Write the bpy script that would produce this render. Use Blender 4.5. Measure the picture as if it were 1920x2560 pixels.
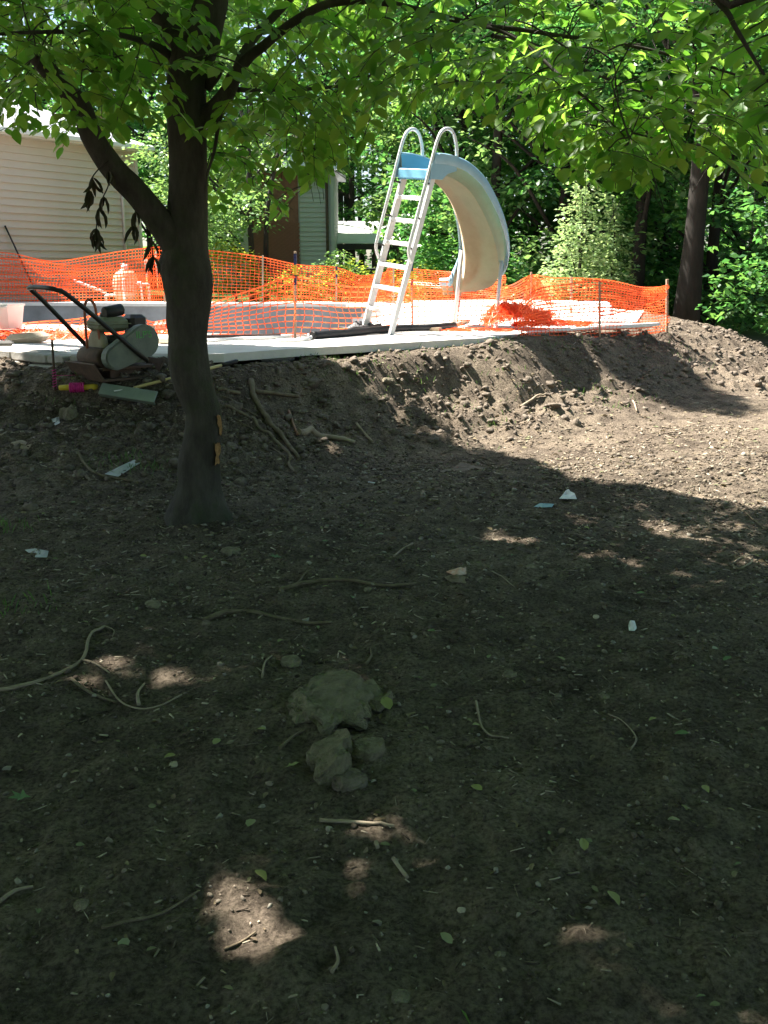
import bpy, bmesh, math, random
import numpy as np
from mathutils import Vector, Matrix
sc = bpy.context.scene
for o in list(bpy.data.objects): bpy.data.objects.remove(o)
random.seed(7); RNG = np.random.default_rng(11)
R = math.radians

# ------------------------------------------------------------------ camera, sky, sun, exposure
F = 2323.0                                  # focal length in photo pixels (photo 1920 x 2560)
EYE = Vector((0, 0, 1.6)); PITCH = math.atan(600 / F)
cam = bpy.data.cameras.new('camera'); camo = bpy.data.objects.new('camera', cam); sc.collection.objects.link(camo)
cam.sensor_fit = 'VERTICAL'; cam.angle = 2 * math.atan(1280 / F); cam.clip_start = 0.05; cam.clip_end = 600
camo.location = EYE; camo.rotation_euler = (R(90) - PITCH, 0, 0); sc.camera = camo
SUN = Vector((-0.50, 0.24, 0.83)).normalized()
world = bpy.data.worlds.new('World'); sc.world = world; world.use_nodes = True
wn = world.node_tree.nodes; bg = wn['Background']
sky = wn.new('ShaderNodeTexSky'); sky.sky_type = 'NISHITA'; sky.sun_disc = False
sky.sun_elevation = math.asin(SUN.z); sky.sun_rotation = math.atan2(SUN.x, SUN.y)
sky.air_density = 1.0; sky.dust_density = 1.5
world.node_tree.links.new(sky.outputs[0], bg.inputs[0]); bg.inputs[1].default_value = 0.05
sl = bpy.data.lights.new('sun', 'SUN'); slo = bpy.data.objects.new('sun', sl); sc.collection.objects.link(slo)
sl.energy = 5.0; sl.angle = R(0.53); sl.color = (1.0, 0.95, 0.87)
slo.rotation_euler = SUN.to_track_quat('Z', 'Y').to_euler(); slo.location = (-8, 4, 20)
sc.view_settings.view_transform = 'Standard'; sc.view_settings.look = 'None'
sc.view_settings.gamma = 1; sc.view_settings.exposure = 2.35
sc.render.engine = 'CYCLES'
cy = sc.cycles; cy.use_denoising = True; cy.max_bounces = 8; cy.diffuse_bounces = 4; cy.glossy_bounces = 2
cy.transmission_bounces = 4; cy.transparent_max_bounces = 4; cy.caustics_reflective = False; cy.caustics_refractive = False
cy.sample_clamp_indirect = 4.0

# ------------------------------------------------------------------ helpers
COL = sc.collection
FWD = Vector((0, math.cos(PITCH), -math.sin(PITCH))); UP = Vector((0, math.sin(PITCH), math.cos(PITCH)))
def ray(px, py): return FWD + Vector(((px - 960) / F, 0, 0)) + UP * ((1280 - py) / F)
def at(px, py, Y):                          # photo pixel at distance Y from the camera
    r = ray(px, py); return EYE + r * (Y / r.y)
def onz(px, py, z):                         # photo pixel on a level plane
    r = ray(px, py); return EYE + r * ((z - EYE.z) / r.z)

def tag(o, label=None, cat=None, group=None, kind=None):
    if label: o['label'] = label
    if cat: o['category'] = cat
    if group: o['group'] = group
    if kind: o['kind'] = kind
    return o
def empty(name, loc, label, cat, group=None, rz=0):
    o = bpy.data.objects.new(name, None); COL.objects.link(o); o.location = loc; o.rotation_euler = (0, 0, rz)
    o.empty_display_size = 0.1
    return tag(o, label, cat, group)
def link(name, me, mat=None, parent=None, loc=None, smooth=False):
    o = bpy.data.objects.new(name, me); COL.objects.link(o)
    if mat is not None and not me.materials: me.materials.append(mat)
    if parent is not None: o.parent = parent
    if loc is not None: o.location = loc
    if smooth: me.polygons.foreach_set('use_smooth', [True] * len(me.polygons))
    return o
def np_mesh(name, V, Fc, smooth=False):     # Fc: (n, k) int array
    V = np.asarray(V, np.float32); Fc = np.asarray(Fc, np.int32); n, k = Fc.shape
    me = bpy.data.meshes.new(name)
    me.vertices.add(len(V)); me.vertices.foreach_set('co', V.ravel())
    me.loops.add(n * k); me.loops.foreach_set('vertex_index', Fc.ravel())
    me.polygons.add(n); me.polygons.foreach_set('loop_start', np.arange(0, n * k, k, dtype=np.int32))
    me.polygons.foreach_set('loop_total', np.full(n, k, np.int32))
    if smooth: me.polygons.foreach_set('use_smooth', np.ones(n, bool))
    me.update(calc_edges=True); return me

class MB:
    def __init__(s): s.v = []; s.f = []; s.sm = []
    def add(s, V, Fc, smooth=False):
        b = len(s.v); s.v += [tuple(v) for v in V]; s.f += [tuple(i + b for i in f) for f in Fc]; s.sm += [smooth] * len(Fc); return s
    def box(s, c, size, rot=None, bev=0.0):
        hx, hy, hz = size[0] / 2, size[1] / 2, size[2] / 2
        if bev <= 0:
            V = [(x, y, z) for x in (-hx, hx) for y in (-hy, hy) for z in (-hz, hz)]
            Fc = [(0, 1, 3, 2), (4, 6, 7, 5), (0, 4, 5, 1), (2, 3, 7, 6), (0, 2, 6, 4), (1, 5, 7, 3)]
        else:
            b = min(bev, hx * .9, hy * .9, hz * .9); V = []
            for z, i in ((-hz, b), (-hz + b, 0), (hz - b, 0), (hz, b)):
                ax, ay = hx - i, hy - i
                V += [(-ax + b, -ay, z), (ax - b, -ay, z), (ax, -ay + b, z), (ax, ay - b, z), (ax - b, ay, z), (-ax + b, ay, z), (-ax, ay - b, z), (-ax, -ay + b, z)]
            Fc = [tuple(range(7, -1, -1)), tuple(range(24, 32))]
            for L in range(3):
                for i in range(8): Fc.append((L * 8 + i, L * 8 + (i + 1) % 8, L * 8 + 8 + (i + 1) % 8, L * 8 + 8 + i))
        c = Vector(c)
        V = [(rot @ Vector(v) if rot is not None else Vector(v)) + c for v in V]
        return s.add(V, Fc)
    def tube(s, P, rad, seg=8, caps=True, smooth=True, wob=0, twist=0):
        P = [Vector(p) for p in P]; n = len(P)
        if not hasattr(rad, '__len__'): rad = [rad] * n
        b = len(s.v); t = (P[1] - P[0]).normalized()
        a = Vector((0, 0, 1)) if abs(t.z) < .9 else Vector((1, 0, 0))
        u = t.cross(a).normalized(); V = []
        for i in range(n):
            t = (P[min(i + 1, n - 1)] - P[max(i - 1, 0)])
            t = t.normalized() if t.length > 1e-9 else Vector((0, 0, 1))
            u = (u - t * u.dot(t)); u = u.normalized() if u.length > 1e-6 else t.orthogonal().normalized()
            w = t.cross(u)
            for k in range(seg):
                an = 2 * math.pi * k / seg + twist; r = rad[i] * (1 + (random.uniform(-wob, wob) if wob else 0))
                V.append(P[i] + (u * math.cos(an) + w * math.sin(an)) * r)
        Fc = [(i * seg + k, i * seg + (k + 1) % seg, (i + 1) * seg + (k + 1) % seg, (i + 1) * seg + k) for i in range(n - 1) for k in range(seg)]
        s.add(V, Fc, smooth)
        if caps: s.add([], [tuple(b + k for k in range(seg - 1, -1, -1)), tuple(b + (n - 1) * seg + k for k in range(seg))]) if False else None
        if caps:
            s.f += [tuple(b + k for k in range(seg - 1, -1, -1)), tuple(b + (n - 1) * seg + k for k in range(seg))]; s.sm += [False, False]
        return s
    def lathe(s, prof, c=(0, 0, 0), seg=20, rot=None, smooth=True):
        V = []; c = Vector(c)
        for r, z in prof:
            for k in range(seg):
                a = 2 * math.pi * k / seg; p = Vector((r * math.cos(a), r * math.sin(a), z))
                V.append((rot @ p if rot is not None else p) + c)
        n = len(prof)
        Fc = [(i * seg + k, i * seg + (k + 1) % seg, (i + 1) * seg + (k + 1) % seg, (i + 1) * seg + k) for i in range(n - 1) for k in range(seg)]
        b = len(s.v); s.add(V, Fc, smooth)
        s.f += [tuple(b + k for k in range(seg - 1, -1, -1)), tuple(b + (n - 1) * seg + k for k in range(seg))]; s.sm += [False, False]
        return s
    def prism(s, poly, y0, y1, rot=None, c=(0, 0, 0)):   # poly in XZ, extruded along Y
        n = len(poly); c = Vector(c)
        V = [Vector((x, y0, z)) for x, z in poly] + [Vector((x, y1, z)) for x, z in poly]
        V = [(rot @ v if rot is not None else v) + c for v in V]
        Fc = [tuple(range(n)), tuple(range(2 * n - 1, n - 1, -1))] + [(i, i + n, (i + 1) % n + n, (i + 1) % n) for i in range(n)]
        return s.add(V, Fc)
    def mesh(s, name):
        me = bpy.data.meshes.new(name); me.from_pydata(s.v, [], s.f)
        me.polygons.foreach_set('use_smooth', s.sm); me.update()
        bm = bmesh.new(); bm.from_mesh(me); bmesh.ops.recalc_face_normals(bm, faces=bm.faces); bm.to_mesh(me); bm.free()
        return me
    def build(s, name, mat, parent=None, loc=None): return link(name, s.mesh(name), mat, parent, loc)

def curve(P, n=6):                          # Catmull-Rom through points
    P = [Vector(p) for p in P]; Q = [P[0] * 2 - P[1]] + P + [P[-1] * 2 - P[-2]]; out = []
    for i in range(1, len(Q) - 2):
        for k in range(n):
            t = k / n; a, b, c, d = Q[i - 1], Q[i], Q[i + 1], Q[i + 2]
            out.append(0.5 * ((2 * b) + (c - a) * t + (2 * a - 5 * b + 4 * c - d) * t * t + (3 * b - a - 3 * c + d) * t ** 3))
    out.append(P[-1]); return out
def lerp_list(L, n):
    L = np.asarray(L, float); return list(np.interp(np.linspace(0, len(L) - 1, n), np.arange(len(L)), L))

# ------------------------------------------------------------------ numpy noise
def _hash(ix, iy, seed):
    h = (ix.astype(np.int64) * 374761393 + iy.astype(np.int64) * 668265263 + seed * 974634541) & 0x7fffffff
    h = ((h ^ (h >> 13)) * 1274126177) & 0x7fffffff
    return ((h ^ (h >> 16)) & 0xffff) / 65535.0
def perlin(x, y, seed=0):
    x = np.asarray(x, float); y = np.asarray(y, float)
    ix = np.floor(x); iy = np.floor(y); fx = x - ix; fy = y - iy
    def g(dx, dy):
        a = _hash(ix + dx, iy + dy, seed) * 2 * np.pi
        return np.cos(a) * (fx - dx) + np.sin(a) * (fy - dy)
    u = fx ** 3 * (fx * (fx * 6 - 15) + 10); v = fy ** 3 * (fy * (fy * 6 - 15) + 10)
    a = g(0, 0); b = g(1, 0); c = g(0, 1); d = g(1, 1)
    return ((a * (1 - u) + b * u) * (1 - v) + (c * (1 - u) + d * u) * v) * 1.4
def fbm(x, y, seed=0, o=3):
    s = 0; a = 1.0
    for i in range(o): s = s + a * perlin(x * 2 ** i, y * 2 ** i, seed + i); a *= .5
    return s
def cells(x, y, seed=0):
    ix = np.floor(x); iy = np.floor(y); best = np.full(np.shape(x), 9.0)
    for dx in (-1, 0, 1):
        for dy in (-1, 0, 1):
            cx = ix + dx + _hash(ix + dx, iy + dy, seed); cy_ = iy + dy + _hash(ix + dx, iy + dy, seed + 5)
            best = np.minimum(best, np.hypot(x - cx, y - cy_))
    return best
def sstep(a, b, x): t = np.clip((x - a) / (b - a), 0, 1); return t * t * (3 - 2 * t)
def inside(poly, x, y):
    x = np.asarray(x, float); y = np.asarray(y, float); r = np.zeros(x.shape, bool); n = len(poly)
    for i in range(n):
        x1, y1 = poly[i][:2]; x2, y2 = poly[(i + 1) % n][:2]
        if y1 == y2: continue
        r ^= ((y1 > y) != (y2 > y)) & (x < (x2 - x1) * (y - y1) / (y2 - y1) + x1)
    return r
def dist_poly(poly, x, y):
    d = np.full(np.shape(x), 1e9); n = len(poly)
    for i in range(n):
        a = np.array(poly[i][:2]); b = np.array(poly[(i + 1) % n][:2]); ab = b - a
        t = np.clip(((x - a[0]) * ab[0] + (y - a[1]) * ab[1]) / (ab @ ab), 0, 1)
        d = np.minimum(d, np.hypot(x - a[0] - t * ab[0], y - a[1] - t * ab[1]))
    return d

# ------------------------------------------------------------------ materials
def nodes(name):
    m = bpy.data.materials.new(name); m.use_nodes = True; nt = m.node_tree
    return m, nt, nt.nodes['Principled BSDF'], nt.nodes['Material Output']
def N(nt, typ, **kw):
    n = nt.nodes.new(typ)
    for k, v in kw.items(): setattr(n, k, v)
    return n
def ramp(nt, fac, stops):
    r = N(nt, 'ShaderNodeValToRGB'); e = r.color_ramp.elements
    while len(e) < len(stops): e.new(0.5)
    for i, (p, c) in enumerate(stops): e[i].position = p; e[i].color = (*c, 1)
    nt.links.new(fac, r.inputs[0]); return r.outputs[0]
def noise(nt, scale, detail=4, rough=.6, coord='Object', stretch=None):
    tc = N(nt, 'ShaderNodeTexCoord'); src = tc.outputs[coord]
    if stretch:
        mp = N(nt, 'ShaderNodeMapping'); mp.inputs['Scale'].default_value = stretch; nt.links.new(src, mp.inputs[0]); src = mp.outputs[0]
    n = N(nt, 'ShaderNodeTexNoise'); n.inputs['Scale'].default_value = scale; n.inputs['Detail'].default_value = detail; n.inputs['Roughness'].default_value = rough
    nt.links.new(src, n.inputs['Vector']); return n.outputs['Fac']
def bump(nt, fac, dist, strength=1, prev=None):
    b = N(nt, 'ShaderNodeBump'); b.inputs['Distance'].default_value = dist; b.inputs['Strength'].default_value = strength
    nt.links.new(fac, b.inputs['Height'])
    if prev is not None: nt.links.new(prev, b.inputs['Normal'])
    return b.outputs[0]
MATS = {}
def mat(name, c1, c2=None, scale=8, rough=.7, metal=0, bmp=0, bscale=None, stretch=None, spec=.4, island=None, c3=None):
    if name in MATS: return MATS[name]
    m, nt, p, out = nodes(name); p.inputs['Roughness'].default_value = rough; p.inputs['Metallic'].default_value = metal
    p.inputs['Specular IOR Level'].default_value = spec
    c2 = c2 or tuple(min(1, x * 1.35) for x in c1)
    stops = [(.3, c1), (.7, c2)] if c3 is None else [(.25, c1), (.5, c2), (.75, c3)]
    if island:
        g = N(nt, 'ShaderNodeNewGeometry'); src = g.outputs['Random Per Island']; st = [(0, c1), (1, c2)] if c3 is None else [(0, c1), (.55, c2), (1, c3)]
        nt.links.new(ramp(nt, src, st), p.inputs['Base Color'])
    else:
        nt.links.new(ramp(nt, noise(nt, scale, 5, .65, 'Object', stretch), stops), p.inputs['Base Color'])
    if bmp: nt.links.new(bump(nt, noise(nt, bscale or scale * 3, 5, .65, 'Object', stretch), bmp), p.inputs['Normal'])
    MATS[name] = m; return m
def leaf_mat(name, cols, tcols, trans=.45, rough=.45):
    m, nt, p, out = nodes(name); g = N(nt, 'ShaderNodeNewGeometry'); oi = N(nt, 'ShaderNodeObjectInfo')
    ad = N(nt, 'ShaderNodeMath', operation='ADD'); fr = N(nt, 'ShaderNodeMath', operation='FRACT')
    nt.links.new(g.outputs['Random Per Island'], ad.inputs[0]); nt.links.new(oi.outputs['Random'], ad.inputs[1]); nt.links.new(ad.outputs[0], fr.inputs[0])
    n = len(cols); st = [(i / max(1, n - 1), c) for i, c in enumerate(cols)]; st2 = [(i / max(1, n - 1), c) for i, c in enumerate(tcols)]
    nt.links.new(ramp(nt, fr.outputs[0], st), p.inputs['Base Color']); p.inputs['Roughness'].default_value = rough; p.inputs['Specular IOR Level'].default_value = .35
    t = N(nt, 'ShaderNodeBsdfTranslucent'); nt.links.new(ramp(nt, fr.outputs[0], st2), t.inputs[0])
    mx = N(nt, 'ShaderNodeMixShader'); mx.inputs[0].default_value = trans
    nt.links.new(p.outputs[0], mx.inputs[1]); nt.links.new(t.outputs[0], mx.inputs[2]); nt.links.new(mx.outputs[0], out.inputs[0])
    MATS[name] = m; return m

M_beech = leaf_mat('beech_leaf', [(.045, .11, .018), (.065, .15, .027), (.095, .185, .04)], [(.18, .44, .04), (.27, .58, .06), (.44, .70, .09)], .55)
M_wood = leaf_mat('woodland_leaf', [(.02, .075, .02), (.03, .10, .03), (.05, .13, .03)], [(.07, .24, .05), (.13, .36, .07), (.25, .48, .08)], .45, .35)
M_bright = leaf_mat('sapling_leaf', [(.07, .16, .05), (.10, .21, .07), (.16, .26, .11)], [(.18, .34, .07), (.26, .44, .1), (.36, .5, .14)], .42, .35)
M_sunlit = leaf_mat('sunlit_sapling_leaf', [(.16, .26, .11), (.24, .34, .17), (.34, .42, .25)], [(.3, .46, .14), (.4, .55, .18), (.5, .62, .25)], .4, .3)  # sunlight on the saplings put into a paler leaf colour
M_yellow = leaf_mat('yellow_green_leaf', [(.10, .18, .02), (.15, .24, .03), (.24, .30, .04)], [(.34, .48, .05), (.5, .58, .06), (.6, .6, .08)], .5)
M_wilt = leaf_mat('wilted_leaf', [(.03, .028, .015), (.05, .045, .02)], [(.05, .05, .02), (.08, .07, .03)], .2, .7)
M_fallen = leaf_mat('fallen_leaf', [(.10, .17, .07), (.15, .22, .09), (.28, .27, .09), (.24, .25, .18)], [(.2, .3, .1)] * 4, .12, .7)
M_grass = leaf_mat('grass_blade', [(.06, .13, .03), (.09, .2, .04), (.16, .22, .07)], [(.15, .3, .05)] * 3, .3)

def bark_mat(name, c1, c2, moss=None):
    m, nt, p, out = nodes(name); p.inputs['Roughness'].default_value = .9; p.inputs['Specular IOR Level'].default_value = .2
    c = ramp(nt, noise(nt, 9, 6, .7, 'Object', (1, 1, .35)), [(.3, c1), (.7, c2)])
    if moss:
        mx = N(nt, 'ShaderNodeMix', data_type='RGBA'); mx.inputs['B'].default_value = (*moss, 1)
        nt.links.new(ramp(nt, noise(nt, 3.2, 5, .7), [(.52, (0, 0, 0)), (.68, (.75, .75, .75))]), mx.inputs['Factor']); nt.links.new(c, mx.inputs['A']); c = mx.outputs['Result']
    nt.links.new(c, p.inputs['Base Color'])
    b1 = bump(nt, noise(nt, 26, 6, .75, 'Object', (1, 1, .3)), .012); nt.links.new(bump(nt, noise(nt, 120, 3, .6), .003, 1, b1), p.inputs['Normal'])
    MATS[name] = m; return m
M_bark = bark_mat('beech_bark', (.034, .030, .025), (.092, .083, .071), (.045, .058, .027))
M_bark2 = bark_mat('shaded_woods_bark', (.014, .012, .010), (.036, .031, .026))  # bark darkened: shade on the woodland trunks put into the colour

def soil_mat():
    m, nt, p, out = nodes('soil'); p.inputs['Roughness'].default_value = .95; p.inputs['Specular IOR Level'].default_value = .15
    big = noise(nt, .55, 5, .62); mid = noise(nt, 5.5, 6, .7); fine = noise(nt, 60, 4, .7)
    mixm = N(nt, 'ShaderNodeMath', operation='MULTIPLY_ADD'); nt.links.new(mid, mixm.inputs[0]); mixm.inputs[1].default_value = .7
    half = N(nt, 'ShaderNodeMath', operation='MULTIPLY'); nt.links.new(big, half.inputs[0]); half.inputs[1].default_value = .55
    nt.links.new(half.outputs[0], mixm.inputs[2])
    base = ramp(nt, mixm.outputs[0], [(.40, (.060, .047, .036)), (.58, (.158, .129, .101)), (.78, (.30, .25, .19))])
    mx = N(nt, 'ShaderNodeMix', data_type='RGBA', blend_type='MULTIPLY'); mx.inputs['Factor'].default_value = 1
    nt.links.new(base, mx.inputs['A']); nt.links.new(ramp(nt, fine, [(.34, (.38, .36, .33)), (.60, (1.25, 1.2, 1.15))]), mx.inputs['B'])
    # lawn: real grass cover behind the pool (own ground attribute, painted by place)
    at_ = N(nt, 'ShaderNodeAttribute', attribute_name='lawn'); mg = N(nt, 'ShaderNodeMix', data_type='RGBA')
    nt.links.new(at_.outputs['Fac'], mg.inputs['Factor']); nt.links.new(mx.outputs['Result'], mg.inputs['A'])
    nt.links.new(ramp(nt, noise(nt, 3, 5, .7), [(.3, (.035, .07, .015)), (.7, (.09, .15, .03))]), mg.inputs['B'])
    nt.links.new(mg.outputs['Result'], p.inputs['Base Color'])
    b = bump(nt, noise(nt, 22, 6, .75), .045); b = bump(nt, noise(nt, 110, 5, .8), .014, 1, b)
    nt.links.new(b, p.inputs['Normal']); return m
M_soil = soil_mat()
M_clod = mat('clod_soil', (.078, .061, .047), (.168, .137, .108), 14, .95, 0, .02, 45, spec=.15, c3=(.26, .215, .168))
M_rock = mat('grey_tan_rock', (.12, .10, .068), (.23, .2, .14), 20, .95, 0, .05, 30, spec=.12, c3=(.33, .285, .19))
M_conc = mat('pale_concrete', (.52, .49, .45), (.66, .63, .59), 3, .85, 0, .003, 60, spec=.2)
M_deck = mat('deck_concrete', (.58, .55, .51), (.74, .71, .67), 2.2, .85, 0, .004, 40, spec=.2)
M_plaster = mat('pool_plaster', (.17, .17, .172), (.25, .25, .252), 1.3, .8, 0, .004, 20, spec=.2, c3=(.36, .36, .365))
M_stone = mat('paver_stone', (.30, .275, .24), (.45, .42, .38), 6, .9, 0, .008, 35, spec=.2)
M_tan = mat('tan_stone', (.36, .29, .22), (.5, .42, .33), 8, .9, 0, .006, 40, spec=.2)
M_orange = None
def net_mat(name, c, t):
    m, nt, p, out = nodes(name); p.inputs['Base Color'].default_value = (*c, 1); p.inputs['Roughness'].default_value = .45
    tr = N(nt, 'ShaderNodeBsdfTranslucent'); tr.inputs[0].default_value = (*t, 1); mx = N(nt, 'ShaderNodeMixShader'); mx.inputs[0].default_value = .4
    nt.links.new(p.outputs[0], mx.inputs[1]); nt.links.new(tr.outputs[0], mx.inputs[2]); nt.links.new(mx.outputs[0], out.inputs[0]); MATS[name] = m; return m
M_orange = net_mat('orange_plastic_net', (.95, .13, .035), (1.0, .2, .05))
M_alu = mat('aluminium', (.62, .62, .62), (.72, .72, .71), 30, .38, .25, spec=.5)
M_white = mat('white_plastic', (.74, .74, .72), (.82, .82, .8), 4, .45, spec=.5)
M_black = mat('black_plastic', (.012, .012, .013), (.025, .024, .024), 6, .55, 0, .004, 25)
M_steel_black = mat('black_painted_steel', (.014, .013, .012), (.035, .03, .026), 20, .45, 0, .001, 60)
M_rust = mat('rusty_steel', (.06, .038, .027), (.13, .08, .055), 12, .8, 0, .002, 60)
M_stake = mat('weathered_wood', (.26, .18, .12), (.42, .31, .22), 10, .85, 0, .003, 40, (1, 1, .15))
M_twig = mat('dead_wood', (.16, .125, .085), (.30, .24, .17), 12, .9, 0, .006, 30, spec=.2, c3=(.36, .31, .23))
M_root = mat('root_bark', (.10, .078, .05), (.21, .17, .115), 14, .9, 0, .006, 40, spec=.2)

# ------------------------------------------------------------------ layout of the pool terrace
DZ = 0.85                                   # deck level above the lower ground (camera eye 1.6)
deck_px = [(1590, 806), (1440, 822), (1300, 835), (1200, 845), (1000, 857), (760, 870), (560, 884), (470, 888), (415, 884), (370, 890), (250, 893), (170, 889), (100, 884), (40, 876), (-40, 866), (-420, 850)]
DECK = [onz(x, y, DZ).xy for x, y in deck_px]
DECK = [Vector(p) for p in DECK] + [Vector((-14.5, 25.0)), Vector((3.2, 24.8)), Vector((5.2, 19.0))]
pool_px = [(960, 783), (935, 800), (880, 818), (800, 832), (690, 836), (560, 834), (430, 829), (320, 818), (200, 812), (0, 812), (-330, 812)]
POOL = [Vector(onz(x, y, DZ).xy) for x, y in pool_px] + [Vector((-12.2, 23.6)), Vector((-6, 23.75)), Vector((-2.4, 23.6)), Vector((-.6, 22.9)), Vector((.05, 21.2))]
POOL = [Vector(p.xy) for p in curve([(p.x, p.y, 0) for p in POOL + [POOL[0]]], 4)[:-1]]

# ------------------------------------------------------------------ terrain
ctl = []
def c(px, py, Y): p = at(px, py, Y); ctl.append((p.x, p.y, p.z))
def cz(px, py, z): p = onz(px, py, z); ctl.append((p.x, p.y, p.z))
for px, py in [(960, 2560), (0, 2560), (1920, 2560), (960, 2000), (100, 2000), (1850, 2000), (960, 1600), (0, 1600), (1920, 1600), (500, 1420), (960, 1320), (1500, 1320), (1920, 1300), (1300, 1180), (1700, 1150), (1000, 1190), (700, 1260), (1920, 1120)]: cz(px, py, 0.0)
cz(490, 1280, .03); cz(560, 1240, .02); cz(150, 1330, .02); cz(700, 1180, .02); cz(850, 1120, .02); cz(1050, 1090, .02); cz(1250, 1070, .02); cz(1500, 1050, .03); cz(1700, 1020, .04); cz(1900, 1000, .05)
c(250, 960, 8.9); c(100, 950, 8.8); c(380, 960, 8.8); c(30, 1010, 8.2); c(230, 1030, 8.0); c(400, 1040, 7.9); c(120, 1120, 7.35); c(330, 1140, 7.2); c(-200, 960, 8.9)
c(560, 960, 9.0); c(640, 980, 8.9); c(760, 985, 9.2); c(700, 930, 9.6); c(560, 915, 9.45); c(650, 905, 9.6)
c(850, 985, 9.35); c(900, 930, 10.0); c(760, 890, 10.0); c(950, 1000, 9.5); c(1000, 900, 10.7); c(1000, 870, 11.1)
c(1080, 980, 10.0); c(1130, 930, 10.6); c(1200, 880, 11.5); c(1200, 855, 12.0); c(1330, 990, 10.5); c(1330, 930, 11.3); c(1330, 858, 12.6); c(1480, 960, 11.3); c(1500, 900, 12.2); c(1500, 850, 13.2)
c(1650, 960, 12.2); c(1620, 890, 13.0); c(1600, 825, 14.3); c(1700, 815, 15.0); c(1760, 832, 15.0); c(1800, 900, 13.8); c(1850, 862, 15.3); c(1920, 912, 15.3); c(1800, 960, 12.9); c(2000, 1000, 13.0); c(2100, 950, 15)
for p in [(6.0, 17.5, .62), (8.5, 17.8, -.25), (8, 22, -.35), (12, 16, -.45), (12, 25, -.5), (5, 26, .6), (0, 28, .8), (-8, 28, .8), (-15, 27, .8), (-15, 16, .75), (-13, 9, .55), (-8, 9, .5), (-6, 5.5, .03), (7, 6, 0), (12, 9, -.05), (0, -6, -.05), (-9, -3, 0), (9, -3, 0), (0, 45, .9), (25, 40, .3), (-25, 40, .9), (20, 0, 0), (-20, 0, .1), (0, -25, 0), (30, 20, 0), (-30, 20, .6)]: ctl.append(p)
for p in DECK: ctl.append((p.x, p.y, .75))
for p in [(-3, 12, .7), (1.5, 14, .7), (3.5, 16, .7), (-6, 14, .7), (-9, 18, .7), (2, 19, .7)]: ctl.append(p)
ctl = np.array(ctl)
def _U(r2): return np.where(r2 > 1e-9, .5 * r2 * np.log(r2 + 1e-12), 0)
def _tps(ct, lam=.02):
    n = len(ct); d2 = (ct[:, None, 0] - ct[None, :, 0]) ** 2 + (ct[:, None, 1] - ct[None, :, 1]) ** 2
    K = _U(d2) + np.eye(n) * lam; P = np.c_[np.ones(n), ct[:, :2]]
    A = np.block([[K, P], [P.T, np.zeros((3, 3))]]); return np.linalg.solve(A, np.r_[ct[:, 2], np.zeros(3)])
TW = _tps(ctl)
def base_z(x, y):
    x = np.asarray(x, float); y = np.asarray(y, float); s = TW[-3] + TW[-2] * x + TW[-1] * y
    for i in range(len(ctl)): s = s + TW[i] * _U((x - ctl[i, 0]) ** 2 + (y - ctl[i, 1]) ** 2)
    far = sstep(30, 55, np.hypot(x, y - 8)); return s * (1 - far) + .3 * far
def rough_mask(x, y):
    e = .12; gx = (base_z(x + e, y) - base_z(x - e, y)) / (2 * e); gy = (base_z(x, y + e) - base_z(x, y - e)) / (2 * e)
    m = sstep(.10, .34, np.hypot(gx, gy)) * sstep(6.6, 7.6, y) * (1 - sstep(17, 20, y))
    left = sstep(-.2, -1.2, x) * sstep(6.2, 7.4, y) * (1 - sstep(9.6, 10.4, y)) * .8
    return np.clip(np.maximum(m, left), 0, 1) * (1 - .6 * inside(DECK, x, y))
def ground_z(x, y):
    x = np.asarray(x, float); y = np.asarray(y, float); z = base_z(x, y); m = rough_mask(x, y)
    near = 1 - sstep(22, 30, y)
    z = z + near * (.025 * fbm(x * 1.3, y * 1.3, 3, 3) + .021 * fbm(x * 6, y * 6, 21, 3) + .006 * fbm(x * 30, y * 30, 40, 2))
    cl = np.clip(.62 - cells(x * 4.2 + .4 * perlin(x * 5, y * 5, 9), y * 4.2, 2), 0, 1)
    cl2 = np.clip(.6 - cells(x * 10, y * 10, 12), 0, 1)
    z = z + m * near * (.05 * fbm(x * 2.2, y * 2.2, 31, 3) + .14 * cl + .065 * cl2)
    # the dirt is banked up against the terrace edge
    dp = dist_poly(DECK, x, y); lip = sstep(.55 + .5 * sstep(.8, 1.6, x), .12, dp) * sstep(-9, -7, x) * (1 - sstep(5, 6, x)); lv = .76 - .03 * sstep(.3, -.8, x) + .07 * sstep(.7, 1.5, x) + .03 * perlin(x * 3, y * 3, 61)
    z = np.where(~inside(DECK, x, y) & (y < 18), np.maximum(z, z + (lv - z) * lip), z)
    under = inside(DECK, x, y) & (dist_poly(DECK, x, y) > .02)
    z = np.where(under, np.minimum(z, .735 - .06 * sstep(.1, .5, dist_poly(DECK, x, y))), z)
    ip = inside(POOL, x, y); z = np.where(ip | (dist_poly(POOL, x, y) < .22), -1.15, z)
    return z
fa = np.arange(R(-41), R(41), .005); ba = np.linspace(R(41), R(319), 94)
ang = np.r_[fa, ba]; ang = ang[:-1] if abs(ang[-1] - (ang[0] + 2 * np.pi)) < 1e-6 else ang
rad_ = np.r_[np.linspace(.02, 1.3, 12)[:-1], np.exp(np.arange(math.log(1.3), math.log(25.6), .0052)), np.geomspace(25.9, 260, 56)]
AA, RR = np.meshgrid(ang, rad_, indexing='ij'); GX = np.sin(AA) * RR; GY = np.cos(AA) * RR
GZ = ground_z(GX.ravel(), GY.ravel()).reshape(GX.shape)
na, nr = GX.shape; idx = np.arange(na * nr).reshape(na, nr); nxt = np.roll(idx, -1, axis=0)
quads = np.stack([idx[:, :-1], idx[:, 1:], nxt[:, 1:], nxt[:, :-1]], -1).reshape(-1, 4)
gm = np_mesh('ground', np.stack([GX, GY, GZ], -1).reshape(-1, 3), quads, True)
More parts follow.
